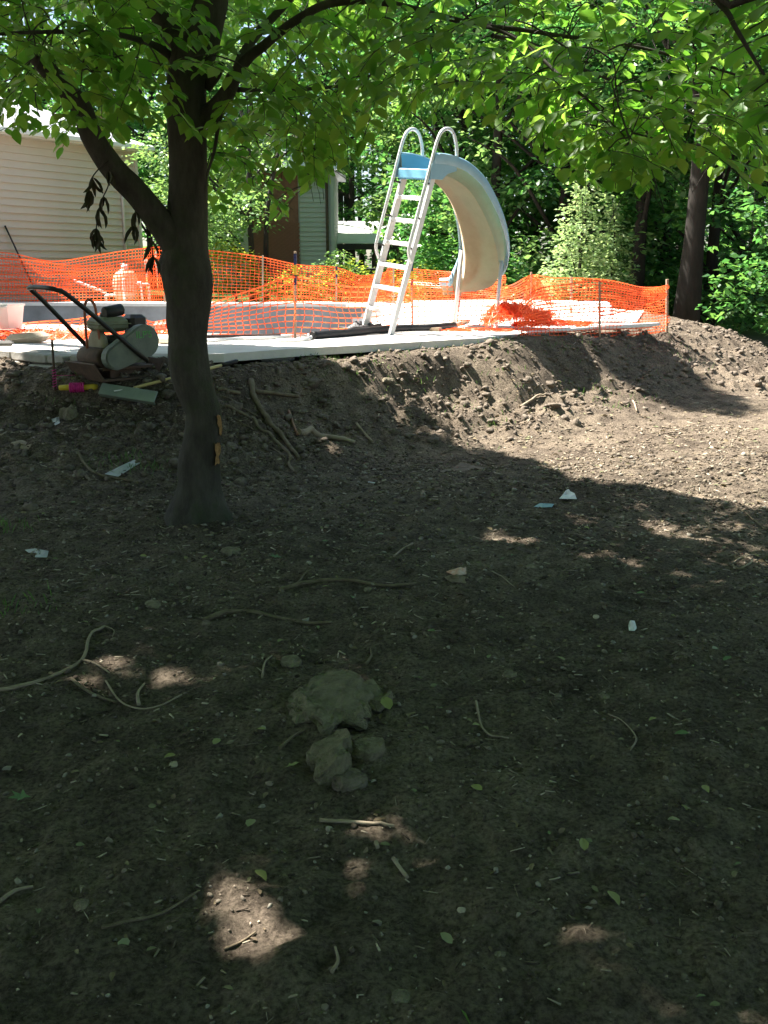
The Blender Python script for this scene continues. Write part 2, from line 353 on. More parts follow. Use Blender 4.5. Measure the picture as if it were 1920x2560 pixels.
la = gm.attributes.new('lawn', 'FLOAT', 'POINT'); xx, yy = GX.ravel(), GY.ravel()
lawn = sstep(24.3, 24.9, yy + .3 * perlin(xx * 2, yy * 2, 4)) * sstep(5.5, 3.0, xx) + sstep(26, 28, yy)
la.data.foreach_set('value', np.clip(lawn, 0, 1).astype(np.float32))
ground = tag(link('ground', gm, M_soil), kind='structure')
SX = np.arange(-7.5, 9.0, .035); SY = np.arange(.8, 21, .035); _sx, _sy = np.meshgrid(SX, SY, indexing='ij')
SZ = ground_z(_sx.ravel(), _sy.ravel()).reshape(_sx.shape); SM = rough_mask(_sx.ravel(), _sy.ravel()).reshape(_sx.shape)
def samp(A, x, y):
    fx = np.clip((np.asarray(x, float) - SX[0]) / .035, 0, len(SX) - 1.001); fy = np.clip((np.asarray(y, float) - SY[0]) / .035, 0, len(SY) - 1.001); i = fx.astype(int); j = fy.astype(int); u = fx - i; v = fy - j
    return (A[i, j] * (1 - u) + A[i + 1, j] * u) * (1 - v) + (A[i, j + 1] * (1 - u) + A[i + 1, j + 1] * u) * v
def fast_z(x, y): return samp(SZ, x, y)
def gz(x, y):
    if SX[0] < x < SX[-1] and SY[0] < y < SY[-1]: return float(samp(SZ, x, y))
    return float(ground_z(np.array([x]), np.array([y]))[0])
def gpix(px, py):                           # where a photo pixel meets the terrain
    r = ray(px, py); t = 1.2
    lo = None
    ts = np.arange(1.2, 21, .02); pts = np.array(EYE)[None] + np.array(r)[None] * ts[:, None]; h = fast_z(pts[:, 0], pts[:, 1])
    k = np.argmax(pts[:, 2] < h); return Vector((pts[k, 0], pts[k, 1], h[k]))

# ------------------------------------------------------------------ pool deck and pool
def slab_with_hole(name, outer, hole, z1, th, m):
    bm = bmesh.new(); ed = []
    for loop in (outer, hole):
        vs = [bm.verts.new((p.x, p.y, z1)) for p in loop]
        for i in range(len(vs)): ed.append(bm.edges.new((vs[i], vs[(i + 1) % len(vs)])))
    bmesh.ops.triangle_fill(bm, use_beauty=True, edges=ed)
    top = list(bm.faces)
    r = bmesh.ops.extrude_face_region(bm, geom=top); vv = [g for g in r['geom'] if isinstance(g, bmesh.types.BMVert)]
    bmesh.ops.translate(bm, verts=vv, vec=(0, 0, -th)); bmesh.ops.recalc_face_normals(bm, faces=bm.faces)
    me = bpy.data.meshes.new(name); bm.to_mesh(me); bm.free(); return link(name, me, m)
deck = tag(slab_with_hole('pool_deck', DECK, POOL, DZ, .08, M_deck), kind='structure')
pe = empty('swimming_pool', (POOL[0].x, POOL[0].y, -1.1), 'empty drained swimming pool with bare grey plaster walls behind the orange netting', 'pool')
cen = sum((Vector((p.x, p.y)) for p in POOL), Vector((0, 0))) / len(POOL)
W = []; n = len(POOL)
for p in POOL:
    d = (Vector((p.x, p.y)) - cen).normalized() * .04; W.append(Vector((p.x + d.x, p.y + d.y)))
b = MB(); o0 = pe.location
V = [Vector((p.x, p.y, DZ - .083)) - o0 for p in W] + [Vector((p.x, p.y, .25 + .03 * math.sin(i))) - o0 for i, p in enumerate(W)] + [Vector((p.x - (p - cen).normalized().x * .35, p.y - (p - cen).normalized().y * .35, -1.05)) - o0 for p in W]
b.add(V, [(L * n + i, L * n + (i + 1) % n, (L + 1) * n + (i + 1) % n, (L + 1) * n + i) for L in range(2) for i in range(n)], True)
b.build('pool_wall', M_plaster, pe)
b = MB(); b.add([v - Vector((0, 0, .0)) for v in V[2 * n:]], [tuple(range(n))]); b.build('pool_floor', M_plaster, pe)

# paving stones along the broken left edge of the terrace, two courses, each its own piece
patio = tag(MB().box((0, 0, 0), (1.0, .6, .05)).build('patio_bed', M_stone, None, (onz(230, 900, .62) + Vector((0, .6, 0)))), kind='structure')
edge = [onz(x, y, DZ) for x, y in deck_px[8:16]]
L = [0.0]
for i in range(1, len(edge)): L.append(L[-1] + (edge[i] - edge[i - 1]).length)
def along(s):
    s = max(0, min(L[-1] - 1e-4, s)); i = max(k for k in range(len(L)) if L[k] <= s); i = min(i, len(edge) - 2)
    t = (s - L[i]) / (L[i + 1] - L[i]); return edge[i].lerp(edge[i + 1], t), (edge[i + 1] - edge[i]).normalized()
for course, z, out in ((0, DZ + .006, .02), (1, DZ - .095, .09)):
    s = .0
    while s < min(L[-1], 7.5):
        w = random.uniform(.20, .46); p, d = along(s + w / 2)
        if course == 1 and random.random() < .22: s += w; continue
        nrm = Vector((d.y, -d.x, 0)); nrm = -nrm if nrm.y > 0 else nrm
        rot = Matrix.Rotation(math.atan2(d.y, d.x) + random.uniform(-.09, .09), 3, 'Z') @ Matrix.Rotation(random.uniform(-.03, .03), 3, 'X')
        dep = random.uniform(.26, .34); q = p + nrm * (out + random.uniform(-.05, .06) - dep / 2 + .05); h = random.uniform(.075, .09)
        me = MB().box((0, 0, 0), (w - .015, dep, h), rot, .012).mesh('paving_stone')
        st = link('paving_stone', me, M_stone, patio); st.location = Vector((q.x, q.y, z - h / 2 + random.uniform(-.006, .008))) - patio.location
        s += w

# ------------------------------------------------------------------ houses behind the pool
M_siding = mat('tan_siding', (.56, .47, .40), (.62, .53, .455), .8, .6, spec=.3)
M_siding2 = mat('grey_siding', (.42, .43, .41), (.5, .5, .47), .8, .7, spec=.3)
M_shingle = mat('grey_shingle', (.42, .43, .45), (.62, .63, .66), 5, .9, 0, .004, 60, spec=.2)
M_brick = mat('red_brick', (.20, .085, .065), (.30, .13, .10), 6, .9, 0, .003, 50)
M_trim = mat('cream_trim', (.6, .52, .45), (.66, .58, .5), 2, .6)
wdir = Vector((.749, 1.033, 0)).normalized(); wn_ = Vector((wdir.y, -wdir.x, 0))
hc = at(352, 640, 31.0); hc.z = .8
hs = empty('tan_house', hc, 'tan lap sided house with grey shingle roof at the left', 'house')
def wallp(s, z, o=0): return -wdir * s + wn_ * o + Vector((0, 0, z))      # s metres back from the corner
WLEN, WH = 10.5, 4.42
rotw = Matrix.Rotation(math.atan2(wdir.y, wdir.x), 3, 'Z')
b = MB(); b.box(wallp(WLEN / 2, WH / 2, -2.2), (WLEN, 4.3, WH), rotw); b.build('wall', M_siding, hs)
nb = 22; ex = WH / nb
bm_ = MB(); bm_.add([rotw @ Vector(v) for v in [(-WLEN / 2, 0, 0), (WLEN / 2, 0, 0), (WLEN / 2, -.06, 0), (-WLEN / 2, -.06, 0), (-WLEN / 2, 0, ex), (WLEN / 2, 0, ex), (WLEN / 2, -.006, ex), (-WLEN / 2, -.006, ex)]],
        [(0, 1, 2, 3), (3, 2, 6, 7), (4, 7, 6, 5), (0, 3, 7, 4), (1, 5, 6, 2)])
board = bm_.mesh('siding_board')
for i in range(nb):
    o = link('siding_board', board, M_siding, hs); o.location = wallp(WLEN / 2, i * ex, -.048)
b = MB(); b.box(wallp(-.03, WH / 2, -.02), (.1, .1, WH), rotw); b.build('corner_board', M_trim, hs)
b = MB(); b.tube([wallp(.62, .1, .05), wallp(.62, WH - .1, .05)], .045, 8); b.build('downspout', M_trim, hs)
b = MB(); b.box(wallp(WLEN / 2 - .2, WH + .02, .12), (WLEN + .5, .55, .05), rotw); b.build('soffit', M_trim, hs)
b = MB(); b.box(wallp(WLEN / 2 - .2, WH + .12, .42), (WLEN + .5, .1, .14), rotw, .02); b.build('gutter', M_white, hs)
sl_ = R(24)
rf = MB(); rf.add([wallp(-.45, WH + .17, .42), wallp(WLEN, WH + .17, .42), wallp(WLEN, WH + .17 + 3.6 * math.tan(sl_), -3.2), wallp(3.1, WH + .17 + 3.6 * math.tan(sl_), -3.2)], [(0, 1, 2, 3)])
rf.add([wallp(-.45, WH + .17, .42), wallp(3.1, WH + .17 + 3.6 * math.tan(sl_), -3.2), wallp(-.45, WH + .17, -6.8)], [(0, 1, 2)])
roof = rf.build('roof', M_shingle, hs)
for k in range(24):                          # shingle courses step up the roof; each course is cut into tabs
    t0, t1 = k / 24, (k + 1) / 24
    s0 = -.45 + 3.55 * t0; s = s0 + random.uniform(0, .3)
    zz = lambda t: WH + .17 + 3.6 * t * math.tan(sl_); oo = lambda t: .42 - 3.6 * t
    cm = MB()
    while s < WLEN - .1:
        w = .30; e = min(s + w - .012, WLEN); th = random.uniform(.008, .02)
        cm.add([wallp(s, zz(t0) + th + .006, oo(t0)), wallp(e, zz(t0) + th + .006, oo(t0)), wallp(e, zz(t1) + .006, oo(t1)), wallp(s, zz(t1) + .006, oo(t1)), wallp(s, zz(t0) + .001, oo(t0)), wallp(e, zz(t0) + .001, oo(t0))], [(0, 1, 2, 3), (4, 5, 1, 0), (4, 0, 3), (5, 2, 1)])
        s += w
    cm.build('shingle_course', M_shingle, roof)
# dark rod leaning on the house wall
p0 = hc + wallp(4.35, -.02, .75); p1 = hc + wallp(4.75, 2.05, .03)
br = empty('push_broom', p0, 'dark thin pole leaning against the tan house wall', 'pole')
b = MB(); b.tube([(0, 0, .03), p1 - p0], .025, 8); b.build('handle', M_steel_black, br)
b = MB(); b.box((0, 0, .03), (.5, .08, .06), rotw, .01); b.build('broom_head', M_steel_black, br)

# grey neighbour house, brick panel, porch
nc = at(836, 670, 40.0); nc.z = .75
nh = empty('grey_house', nc, 'grey clapboard neighbour house with brick panel and brown downspout behind the netting', 'house')
nw, nhh = 5.2, 4.8
b = MB(); b.box((-nw / 2, 2.0, nhh / 2), (nw, 3.96, nhh)); b.build('wall', M_siding2, nh)
bm2 = MB(); sw = 1.25
bm2.add([(-sw / 2, 0, 0), (sw / 2, 0, 0), (sw / 2, -.05, 0), (-sw / 2, -.05, 0), (-sw / 2, 0, .19), (sw / 2, 0, .19), (sw / 2, -.01, .19), (-sw / 2, -.01, .19)], [(0, 1, 2, 3), (3, 2, 6, 7), (4, 7, 6, 5), (0, 3, 7, 4), (1, 5, 6, 2)])
brd = bm2.mesh('siding_board')
for i in range(25):
    o = link('siding_board', brd, M_siding2, nh); o.location = (-sw / 2 - .14, .018, i * .19)
b = MB(); b.box((-.05, -.03, nhh / 2), (.14, .1, nhh)); b.build('corner_board', M_siding2, nh)
b = MB(); b.tube([(-.27, -.09, .05), (-.27, -.09, nhh - .1)], .06, 8); b.build('downspout', M_rust, nh)
bp = MB().box((-2.4, -.02, nhh / 2), (1.9, .06, nhh)).build('brick_panel', M_brick, nh)
bk = MB().box((0, 0, 0), (.21, .03, .065)).mesh('brick'); bk.materials.append(M_brick)
for r_ in range(60):
    for q in range(8):
        if r_ * 8 + q >= 300: break
        o = link('brick', bk, None, bp); o.location = (-3.2 + q * .225 + (r_ % 2) * .11, -.06, .04 + r_ * .078)
b = MB(); b.add([(-nw - .3, -.5, nhh), (.35, -.5, nhh), (.35, 2, nhh + 1.5), (-nw - .3, 2, nhh + 1.5), (.35, 4.5, nhh), (-nw - .3, 4.5, nhh)], [(0, 1, 2, 3), (3, 2, 4, 5), (1, 4, 2), (0, 3, 5)]); b.build('roof', M_shingle, nh)
pc = at(838, 660, 42.5); pc.z = .75
pr = empty('porch', pc, 'open porch with sunlit white roof and dark beam beside the grey house', 'porch')
ztop = at(838, 606, 42.5).z - .75
b = MB(); b.add([(-.3, 0, ztop), (2.9, 0, ztop), (2.9, 3.2, ztop + 1.05), (-.3, 3.2, ztop + 1.05), (-.3, 0, ztop - .05), (2.9, 0, ztop - .05), (2.9, 3.2, ztop + 1.0), (-.3, 3.2, ztop + 1.0)], [(0, 1, 2, 3), (7, 6, 5, 4), (0, 4, 5, 1), (1, 5, 6, 2), (2, 6, 7, 3), (3, 7, 4, 0)])
b.build('roof', M_white, pr)
b = MB(); b.box((1.3, .12, ztop - .18), (3.1, .16, .24)); b.build('beam', M_steel_black, pr)
for x in (.45, 1.75, 2.8):
    b = MB(); b.box((x, .12, (ztop - .3) / 2), (.1, .1, ztop - .302)); b.build('post', M_rust, pr)
b = MB(); b.box((1.3, 2.4, .05), (3.3, 4.6, .1)); b.build('porch_floor', M_conc, pr)
gc = at(925, 684, 37.0); gc.z = .76
ch = empty('garden_bench', gc, 'dark bench with high arm standing beyond the fence left of the slide ladder', 'bench')
b = MB(); b.box((0, 0, .42), (1.5, .55, .12), None, .03); b.build('seat', M_steel_black, ch)
b = MB(); b.box((0, .27, .72), (1.5, .1, .55), None, .03); b.build('backrest', M_steel_black, ch)
for x in (-.72, .72):
    b = MB(); b.box((x, 0, .55), (.14, .6, .5), None, .04); b.tube([(x, -.3, .82), (x, .3, .92)], .1, 8); b.build('armrest', M_steel_black, ch)
for x in (-.68, .68):
    for y in (-.24, .24):
        b = MB(); b.box((x, y, .17), (.08, .08, .36)); b.build('leg', M_steel_black, ch)

# ------------------------------------------------------------------ pool slide (leans sideways on the undermined deck)
M_blue, nt, p_, out_ = nodes('blue_fibreglass'); p_.inputs['Roughness'].default_value = .4
nt.links.new(ramp(nt, noise(nt, 3, 4), [(.3, (.16, .42, .58)), (.7, (.22, .5, .66))]), p_.inputs['Base Color'])
tr_ = N(nt, 'ShaderNodeBsdfTranslucent'); tr_.inputs[0].default_value = (.1, .55, .75, 1); mx_ = N(nt, 'ShaderNodeMixShader'); mx_.inputs[0].default_value = .3
nt.links.new(p_.outputs[0], mx_.inputs[1]); nt.links.new(tr_.outputs[0], mx_.inputs[2]); nt.links.new(mx_.outputs[0], out_.inputs[0])
M_rim = mat('grey_blue_rim', (.22, .38, .48), (.3, .47, .56), 5, .5)  # greyer blue than the chute lining
M_shell, nt, p_, out_ = nodes('raw_fibreglass'); p_.inputs['Roughness'].default_value = .55
nt.links.new(ramp(nt, noise(nt, 7, 6, .7), [(.3, (.60, .43, .27)), (.7, (.70, .53, .35))]), p_.inputs['Base Color'])
nt.links.new(bump(nt, noise(nt, 90, 3), .002), p_.inputs['Normal'])
tr_ = N(nt, 'ShaderNodeBsdfTranslucent'); tr_.inputs[0].default_value = (.85, .6, .32, 1); mx_ = N(nt, 'ShaderNodeMixShader'); mx_.inputs[0].default_value = .2
nt.links.new(p_.outputs[0], mx_.inputs[1]); nt.links.new(tr_.outputs[0], mx_.inputs[2]); nt.links.new(mx_.outputs[0], out_.inputs[0])
hd = Vector((.778, .628, 0)).normalized(); left = Vector((-hd.y, hd.x, 0))
foot = onz(976, 838, DZ); org = foot + left * .265
ps = empty('pool_slide', org, 'blue fibreglass pool slide with tan underside and aluminium ladder on the deck', 'slide')
lean = math.asin(.10)
ps.rotation_euler = (Matrix.Rotation(math.atan2(hd.y, hd.x), 4, 'Z') @ Matrix.Rotation(lean, 4, 'X')).to_euler()
Rps = (Matrix.Rotation(math.atan2(hd.y, hd.x), 3, 'Z') @ Matrix.Rotation(lean, 3, 'X'))
def deck_at(f, l):                          # local z of the deck under (f, l): the slide is tilted, the deck is level
    a = Vector((f, l, 0)); w = Rps @ Vector((0, 0, 1)); return -(Rps @ a).z / w.z
TOP, LEAN = 1.88, .50; hw = .265
for sgn in (1, -1):
    y = hw * sgn; z0 = deck_at(0, y); d = Vector((LEAN, 0, TOP - z0)).normalized()
    rr = Matrix.Rotation(math.atan2(LEAN, TOP), 3, 'Y')
    Ln = math.hypot(LEAN, TOP - z0)
    b = MB(); mid = Vector((LEAN / 2, y, (TOP + z0) / 2)); b.box(mid, (.085, .022, Ln), rr, .004)
    b.box(mid - rr @ Vector((.036, -.012 * sgn, 0)), (.012, .036, Ln - .01), rr); b.build('ladder_rail', M_alu, ps)
for k in range(1, 7):
    z = TOP * k / 7 + .02; x = LEAN * z / TOP
    b = MB(); b.box((x, 0, z), (.085, 2 * hw - .03, .05), None, .006); b.build('rung', M_alu, ps)
for sgn in (1, -1):                          # looped grab rails
    y = hw * sgn + .05 * sgn; off = -.13
    lo = 1.02; P = [(LEAN * lo / TOP + off + .07, y, lo - .13), (LEAN * lo / TOP + off + .015, y, lo), (LEAN * 1.2 / TOP + off, y, 1.2), (LEAN * 1.88 / TOP + off, y, 1.88), (LEAN * 2.2 / TOP + off + .005, y, 2.22)]
    cx = P[-1][0] + .17
    P += [(cx - .15 * math.cos(a), y, 2.24 + .19 * math.sin(a)) for a in (.35, .8, 1.3, 1.8, 2.3, 2.8)] + [(cx + .17, y, 2.22), (cx + .19, y, 2.04)]
    b = MB(); b.tube(curve(P, 4), .021, 10); gr = b.build('grab_rail', M_alu, ps)
    for zb in (1.05, 1.40, 1.80):
        xb = LEAN * zb / TOP; b = MB(); b.tube([(xb + off - .01, y, zb + .02), (xb - .02, hw * sgn, zb)], .012, 6); b.build('rail_bracket', M_steel_black, gr)
cpath = [(.44, 0, 1.93), (.66, 0, 1.93), (.92, 0, 1.88), (1.22, .02, 1.72), (1.51, .06, 1.44), (1.77, .14, 1.12), (1.99, .27, .79), (2.12, .46, .54), (2.12, .68, .42), (2.02, .90, .37)]
CP = curve(cpath, 12); nC = len(CP)
def sweep(prof, P0, i0=0, i1=None, closed=False):
    b = MB(); V = []; i1 = i1 or nC; m = len(prof)
    for i in range(i0, i1):
        t = (CP[min(i + 1, nC - 1)] - CP[max(i - 1, 0)]).normalized()
        s = t.cross(Vector((0, 0, 1)))
        s = s.normalized(); nn = s.cross(t)
        e = min(1, i / 3)
        for a, h in prof: V.append(CP[i] + s * a + nn * h)
    k = i1 - i0
    Fc = [(i * m + j, i * m + (j + 1) % m, (i + 1) * m + (j + 1) % m, (i + 1) * m + j) for i in range(k - 1) for j in range(m if closed else m - 1)]
    b.add(V, Fc, True)
    if closed: b.f += [tuple(range(m - 1, -1, -1)), tuple((k - 1) * m + j for j in range(m))]; b.sm += [False, False]
    return b
inner = [(-.285, .20), (-.255, .06), (-.215, .015), (-.15, 0), (.15, 0), (.215, .015), (.255, .06), (.285, .20)]
outer = [(.293, .20), (.263, .05), (.222, .003), (.15, -.010), (-.15, -.010), (-.222, .003), (-.263, .05), (-.293, .20)]
chute = sweep(inner[:1] + [(-.289, .2)] + list(reversed(outer))[1:-1] + [(.289, .2)] + inner[::-1], None, 0, None, False)
oo_ = [(.30, .20), (.262, .02), (.262, .02), (.235, -.014), (.235, -.014), (-.235, -.014), (-.235, -.014), (-.262, .02), (-.262, .02), (-.30, .20)]
sh = sweep(oo_, None).build('chute_shell', M_shell, ps)
sweep(inner, None).build('chute_lining', M_blue, ps)
for sgn in (1, -1):
    rim = [(sgn * .279, .197), (sgn * .292, .218), (sgn * .325, .222), (sgn * .343, .205), (sgn * .348, .10), (sgn * .340, .10), (sgn * .333, .196), (sgn * .30, .205)]
    sweep(rim, None, 0, None, True).build('chute_rim', M_rim, ps)
# closed front of the top platform with side cheeks
b = MB(); b.box((.425, 0, 1.91), (.05, .60, .13), None, .02); b.build('front_lip', M_blue, ps)
for sgn in (1, -1):
    b = MB(); b.prism([(.38, 1.86), (.40, 2.02), (.46, 2.12), (.52, 2.15), (.80, 2.14), (.80, 1.97), (.66, 1.93), (.58, 1.86)], sgn * .345, sgn * .315); b.build('side_cheek', M_rim, ps)
for (f, l, ft, lt, ht) in ((1.82, -.27, 2.06, -.02, .90), (1.60, .30, 1.68, .38, 1.00), (2.16, .86, 2.12, .80, .38)):
    b = MB(); z0 = deck_at(f, l); b.tube([(f, l, z0 + .005), (ft, lt, ht)], .026, 10); lg = b.build('leg', M_alu, ps)
    b = MB(); b.lathe([(.07, 0), (.07, .012), (.035, .02), (.03, .05)], (f, l, z0 + .001), 14); b.build('foot_plate', M_alu, lg)

# ------------------------------------------------------------------ orange safety netting
def net(name, stations, rows, cell, parent, width=.011, wob=.02, seed=0, sag=0):
    """stations: list of (bottom, top) vectors; ribbons along and across"""
    rnd = random.Random(seed); S = [(Vector(a), Vector(t)) for a, t in stations]
    D = [0.0]
    for i in range(1, len(S)): D.append(D[-1] + ((S[i][0] + S[i][1]) / 2 - (S[i - 1][0] + S[i - 1][1]) / 2).length)
    nC_ = max(4, int(D[-1] / cell)); bot = curve([s[0] for s in S], 8); top = curve([s[1] for s in S], 8); T = np.linspace(0, len(bot) - 1, nC_ + 1)
    def ip(A, t): i = min(int(t), len(A) - 2); return A[i].lerp(A[i + 1], t - i)
    G = []
    for ci, t in enumerate(T):
        a, c_ = ip(bot, t), ip(top, t); d = ip(bot, min(t + .3, len(bot) - 1)) - ip(bot, max(t - .3, 0)); d.normalize(); nm = Vector((d.y, -d.x, 0))
        row = []
        for r in range(rows + 1):
            u = r / rows; q = a.lerp(c_, u)
            w = wob * (math.sin(ci * .35 + r * .5 + seed) + .8 * math.sin(ci * .13 + seed * 2 + r * .9)) * (.4 + .6 * math.sin(math.pi * min(1, u * .9 + .1)))
            q = q + nm * w + Vector((0, 0, wob * .35 * math.sin(ci * .21 + seed) * u)) + d * (wob * .25 * math.sin(r * 1.3 + ci * .2)); row.append(q)
        G.append(row)
    b = MB(); V = []; Fc = []
    def ribbon(pts, wid, perp):
        k0 = len(V)
        for i, q in enumerate(pts):
            V.append(q + perp(i) * wid / 2); V.append(q - perp(i) * wid / 2)
        for i in range(len(pts) - 1): Fc.append((k0 + 2 * i, k0 + 2 * i + 1, k0 + 2 * i + 3, k0 + 2 * i + 2))
    for r in range(rows + 1):
        pts = [G[ci][r] for ci in range(nC_ + 1)]
        if r in (0, rows): wd = width * 1.6
        else: wd = width
        ribbon(pts, wd, lambda i, r=r: ((G[i][min(r + 1, rows)] - G[i][max(r - 1, 0)]).normalized()))
    for ci in range(nC_ + 1):
        pts = G[ci]; ribbon(pts, width * .75, lambda i, ci=ci: ((G[min(ci + 1, nC_)][i] - G[max(ci - 1, 0)][i]).normalized()))
        for r in range(0, rows + 1):                      # thick knots where strands cross
            q = G[ci][r]; e1 = (G[min(ci + 1, nC_)][r] - G[max(ci - 1, 0)][r]).normalized() * width * 1.25; e2 = Vector((0, 0, width * 1.25)); k0 = len(V)
            nm = e1.cross(e2).normalized() * .002
            V.extend([q - e1 + nm, q - e2 + nm, q + e1 + nm, q + e2 + nm]); Fc.append((k0, k0 + 1, k0 + 2, k0 + 3))
    o = link(name, np_mesh(name, [tuple(v) for v in V], Fc), M_orange, parent); o['kind'] = 'stuff'; return o
def crumple(name, blobs, parent, seed, cell=.06, width=.010, layers=2):
    """sheets of netting pushed together into folds"""
    rnd = np.random.default_rng(seed); V = []; Fc = []
    for (c0, sz) in blobs:
        for L_ in range(layers):
            ang_ = rnd.uniform(0, 3.14); nu = max(5, int(2.6 * sz[0] / cell)); nv = max(5, int(2.6 * max(sz[1], sz[2]) / cell)); u, v = np.meshgrid(np.linspace(-1, 1, nu), np.linspace(-1, 1, nv), indexing='ij'); so = seed * 3 + L_ * 11
            x = (u + .30 * fbm(u * 1.8, v * 1.8, so, 3) + .10 * perlin(u * 7, v * 7, so + 8)) * sz[0]
            y = (v + .35 * fbm(u * 1.8 + 7, v * 1.8, so + 1, 3) + .10 * perlin(u * 7 + 3, v * 7, so + 9)) * sz[1]
            z = (np.clip(1 - .7 * (u * u + v * v), -.3, 1) * .6 + .75 * fbm(u * 2.6, v * 2.6 + 4, so + 2, 3)) * sz[2]
            px_, py_, pz_ = c0[0] + x, c0[1] + y, c0[2] + z; P_ = np.stack([px_, py_, pz_], -1)
            fl_ = np.array([floor_at(a, b2) for a, b2 in zip(px_.ravel(), py_.ravel())]).reshape(px_.shape); P_[..., 2] = np.maximum(P_[..., 2], fl_ + .008 + .03 * np.abs(perlin(u * 9, v * 9, so + 5)))
            for G_, ax in ((P_, 0), (np.swapaxes(P_, 0, 1), 1)):
                for row in G_:
                    k0 = len(V); t = np.gradient(row, axis=0); sd = np.cross(t, rnd.normal(0, .4, 3) + np.array([0, -.8, .6])); sd /= np.linalg.norm(sd, axis=1, keepdims=True) + 1e-9
                    for q, w_ in zip(row, sd): V.append(q + w_ * width / 2); V.append(q - w_ * width / 2)
                    Fc += [(k0 + 2 * i, k0 + 2 * i + 1, k0 + 2 * i + 3, k0 + 2 * i + 2) for i in range(len(row) - 1)]
    inv = np.array(parent.location); o = link(name, np_mesh(name, np.array(V) - inv, Fc), M_orange, parent); o['kind'] = 'stuff'; return o
_deckpoly = [(p.x, p.y) for p in DECK]; _poolpoly = [(p.x, p.y) for p in POOL]
_gcache = {}
def ground_floor(p):
    k = (round(p.x, 1), round(p.y, 1))
    if k not in _gcache:
        on = bool(inside(_deckpoly, np.array([p.x]), np.array([p.y]))[0]) and not bool(inside(_poolpoly, np.array([p.x]), np.array([p.y]))[0])
        g = gz(p.x, p.y); _gcache[k] = max(DZ, g) if on else g
    return _gcache[k] + .01
def floor_at(x, y): return ground_floor(Vector((x, y, 0))) - .01

def stake(parent, base, top, banded, inv, w=.032):
    b = MB(); h = (top - base).length; b.box((0, 0, 0), (w, w, h + .12), None, .003)
    d = (top - base).normalized(); rot = d.to_track_quat('Z', 'Y').to_matrix()
    me = MB().box((0, 0, 0), (w, w * .8, h + .12), rot, .003).mesh('stake'); o = link('stake', me, M_stake, parent); o.location = base + d * (h / 2 - .06) - inv
    if banded:
        for cname, u0, u1 in (('navy', .02, .125), ('yellow', .126, .225), ('navy', .226, .32)):
            m = mat('paint_' + cname, *(((.012, .016, .06), (.02, .025, .09)) if cname == 'navy' else ((.55, .33, .02), (.65, .4, .04))))
            bb = MB().box((0, 0, 0), (w + .006, w * .8 + .006, h * (u1 - u0)), rot).mesh('painted_band'); q = link('painted_band', bb, m, o); q.location = d * (h / 2 + .06 - h * (u0 + u1) / 2 - .004)
    return o
def V3(px, py, Y): return at(px, py, Y)
# --- front fence: from the tree past the ladder
fA = gpix(738, 884); ftA = at(738, 628, fA.y); fB = gpix(1031, 856); ftB = at(1030, 650, fB.y)
nf = empty('front_safety_fence', fA, 'orange netting fence in front of the ladder on two striped stakes', 'fence')
inv = Vector(fA)
stake(nf, fA, ftA, True, inv); stake(nf, fB, ftB, True, inv)
def st(px, pb, pt, Y): return (at(px, pb, Y) - inv, at(px, pt, Y) - inv)
ya, yb = fA.y - .03, fB.y - .03
net('netting', [st(385, 842, 806, ya + .7), st(450, 848, 790, ya + .55), st(545, 862, 752, ya + .3), st(640, 874, 722, ya + .12), st(738, 880, 694, ya), st(850, 874, 716, (ya + yb) / 2 - .05), st(940, 866, 716, yb - .3), st(1031, 857, 700, yb), st(1110, 850, 703, yb + .5), st(1190, 846, 708, yb + .9), st(1262, 842, 706, yb + 1.25)], 12, .115, nf, .012, .025, 3)
# --- right enclosure, front run
fE = gpix(1499, 842); fF = gpix(1667, 828); ftE = at(1499, 704, fE.y); ftF = at(1668, 698, fF.y)
rf_ = empty('right_safety_fence', fE, 'bright orange netting fence bulging at the right end of the pool terrace', 'fence'); inv = Vector(fE)
stake(rf_, fE, ftE, False, inv, .03); stake(rf_, fF, ftF, False, inv, .04)
net('netting', [st(1300, 848, 760, fE.y - .9), st(1345, 847, 720, fE.y - .7), st(1420, 846, 710, fE.y - .35), st(1499, 842, 704, fE.y), st(1560, 838, 716, fE.y + (fF.y - fE.y) * .35), st(1620, 834, 722, fE.y + (fF.y - fE.y) * .7), st(1668, 828, 712, fF.y)], 15, .075, rf_, .011, .03, 9)
net('netting', [st(1495, 790, 704, fE.y - .05), st(1560, 780, 716, fE.y + (fF.y - fE.y) * .33), st(1620, 760, 722, fE.y + (fF.y - fE.y) * .68), st(1666, 745, 714, fF.y - .04)], 9, .07, rf_, .011, .04, 14)
# --- right enclosure, back run
bD = at(1328, 792, 15.3); bD.z = floor_at(bD.x, bD.y); tD = at(1328, 680, bD.y)
bG = at(1428, 780, 18.0); bG.z = floor_at(bG.x, bG.y); tG = at(1428, 692, bG.y)
kf = empty('back_right_safety_fence', bD, 'orange netting fence peaked on a thin stake behind the slide legs', 'fence'); inv = Vector(bD)
stake(kf, bD, tD, False, inv, .035); stake(kf, bG, tG, False, inv, .05)
yD, yG = bD.y, bG.y
net('netting', [st(1250, 785, 722, yD + 1.5), st(1290, 790, 706, yD + .5), st(1328, 792, 690, yD - .03), st(1370, 790, 694, yD + 1.1), st(1428, 786, 694, yG - .04), st(1520, 788, 702, yG + .2), st(1600, 795, 716, yG), st(1664, 806, 716, yG - .8)], 14, .085, kf, .012, .035, 21)
crumple('crumpled_netting', [((bD.x, bD.y - .2, bD.z + .50), (.13, .07, .20)), ((bD.x + .06, bD.y - .3, bD.z + .28), (.2, .10, .26)), ((bD.x + .1, bD.y - .4, bD.z + .08), (.25, .15, .16))], kf, 5, .055, .009, 1)
hp = at(1292, 838, 12.7); hp.z = floor_at(hp.x, hp.y)
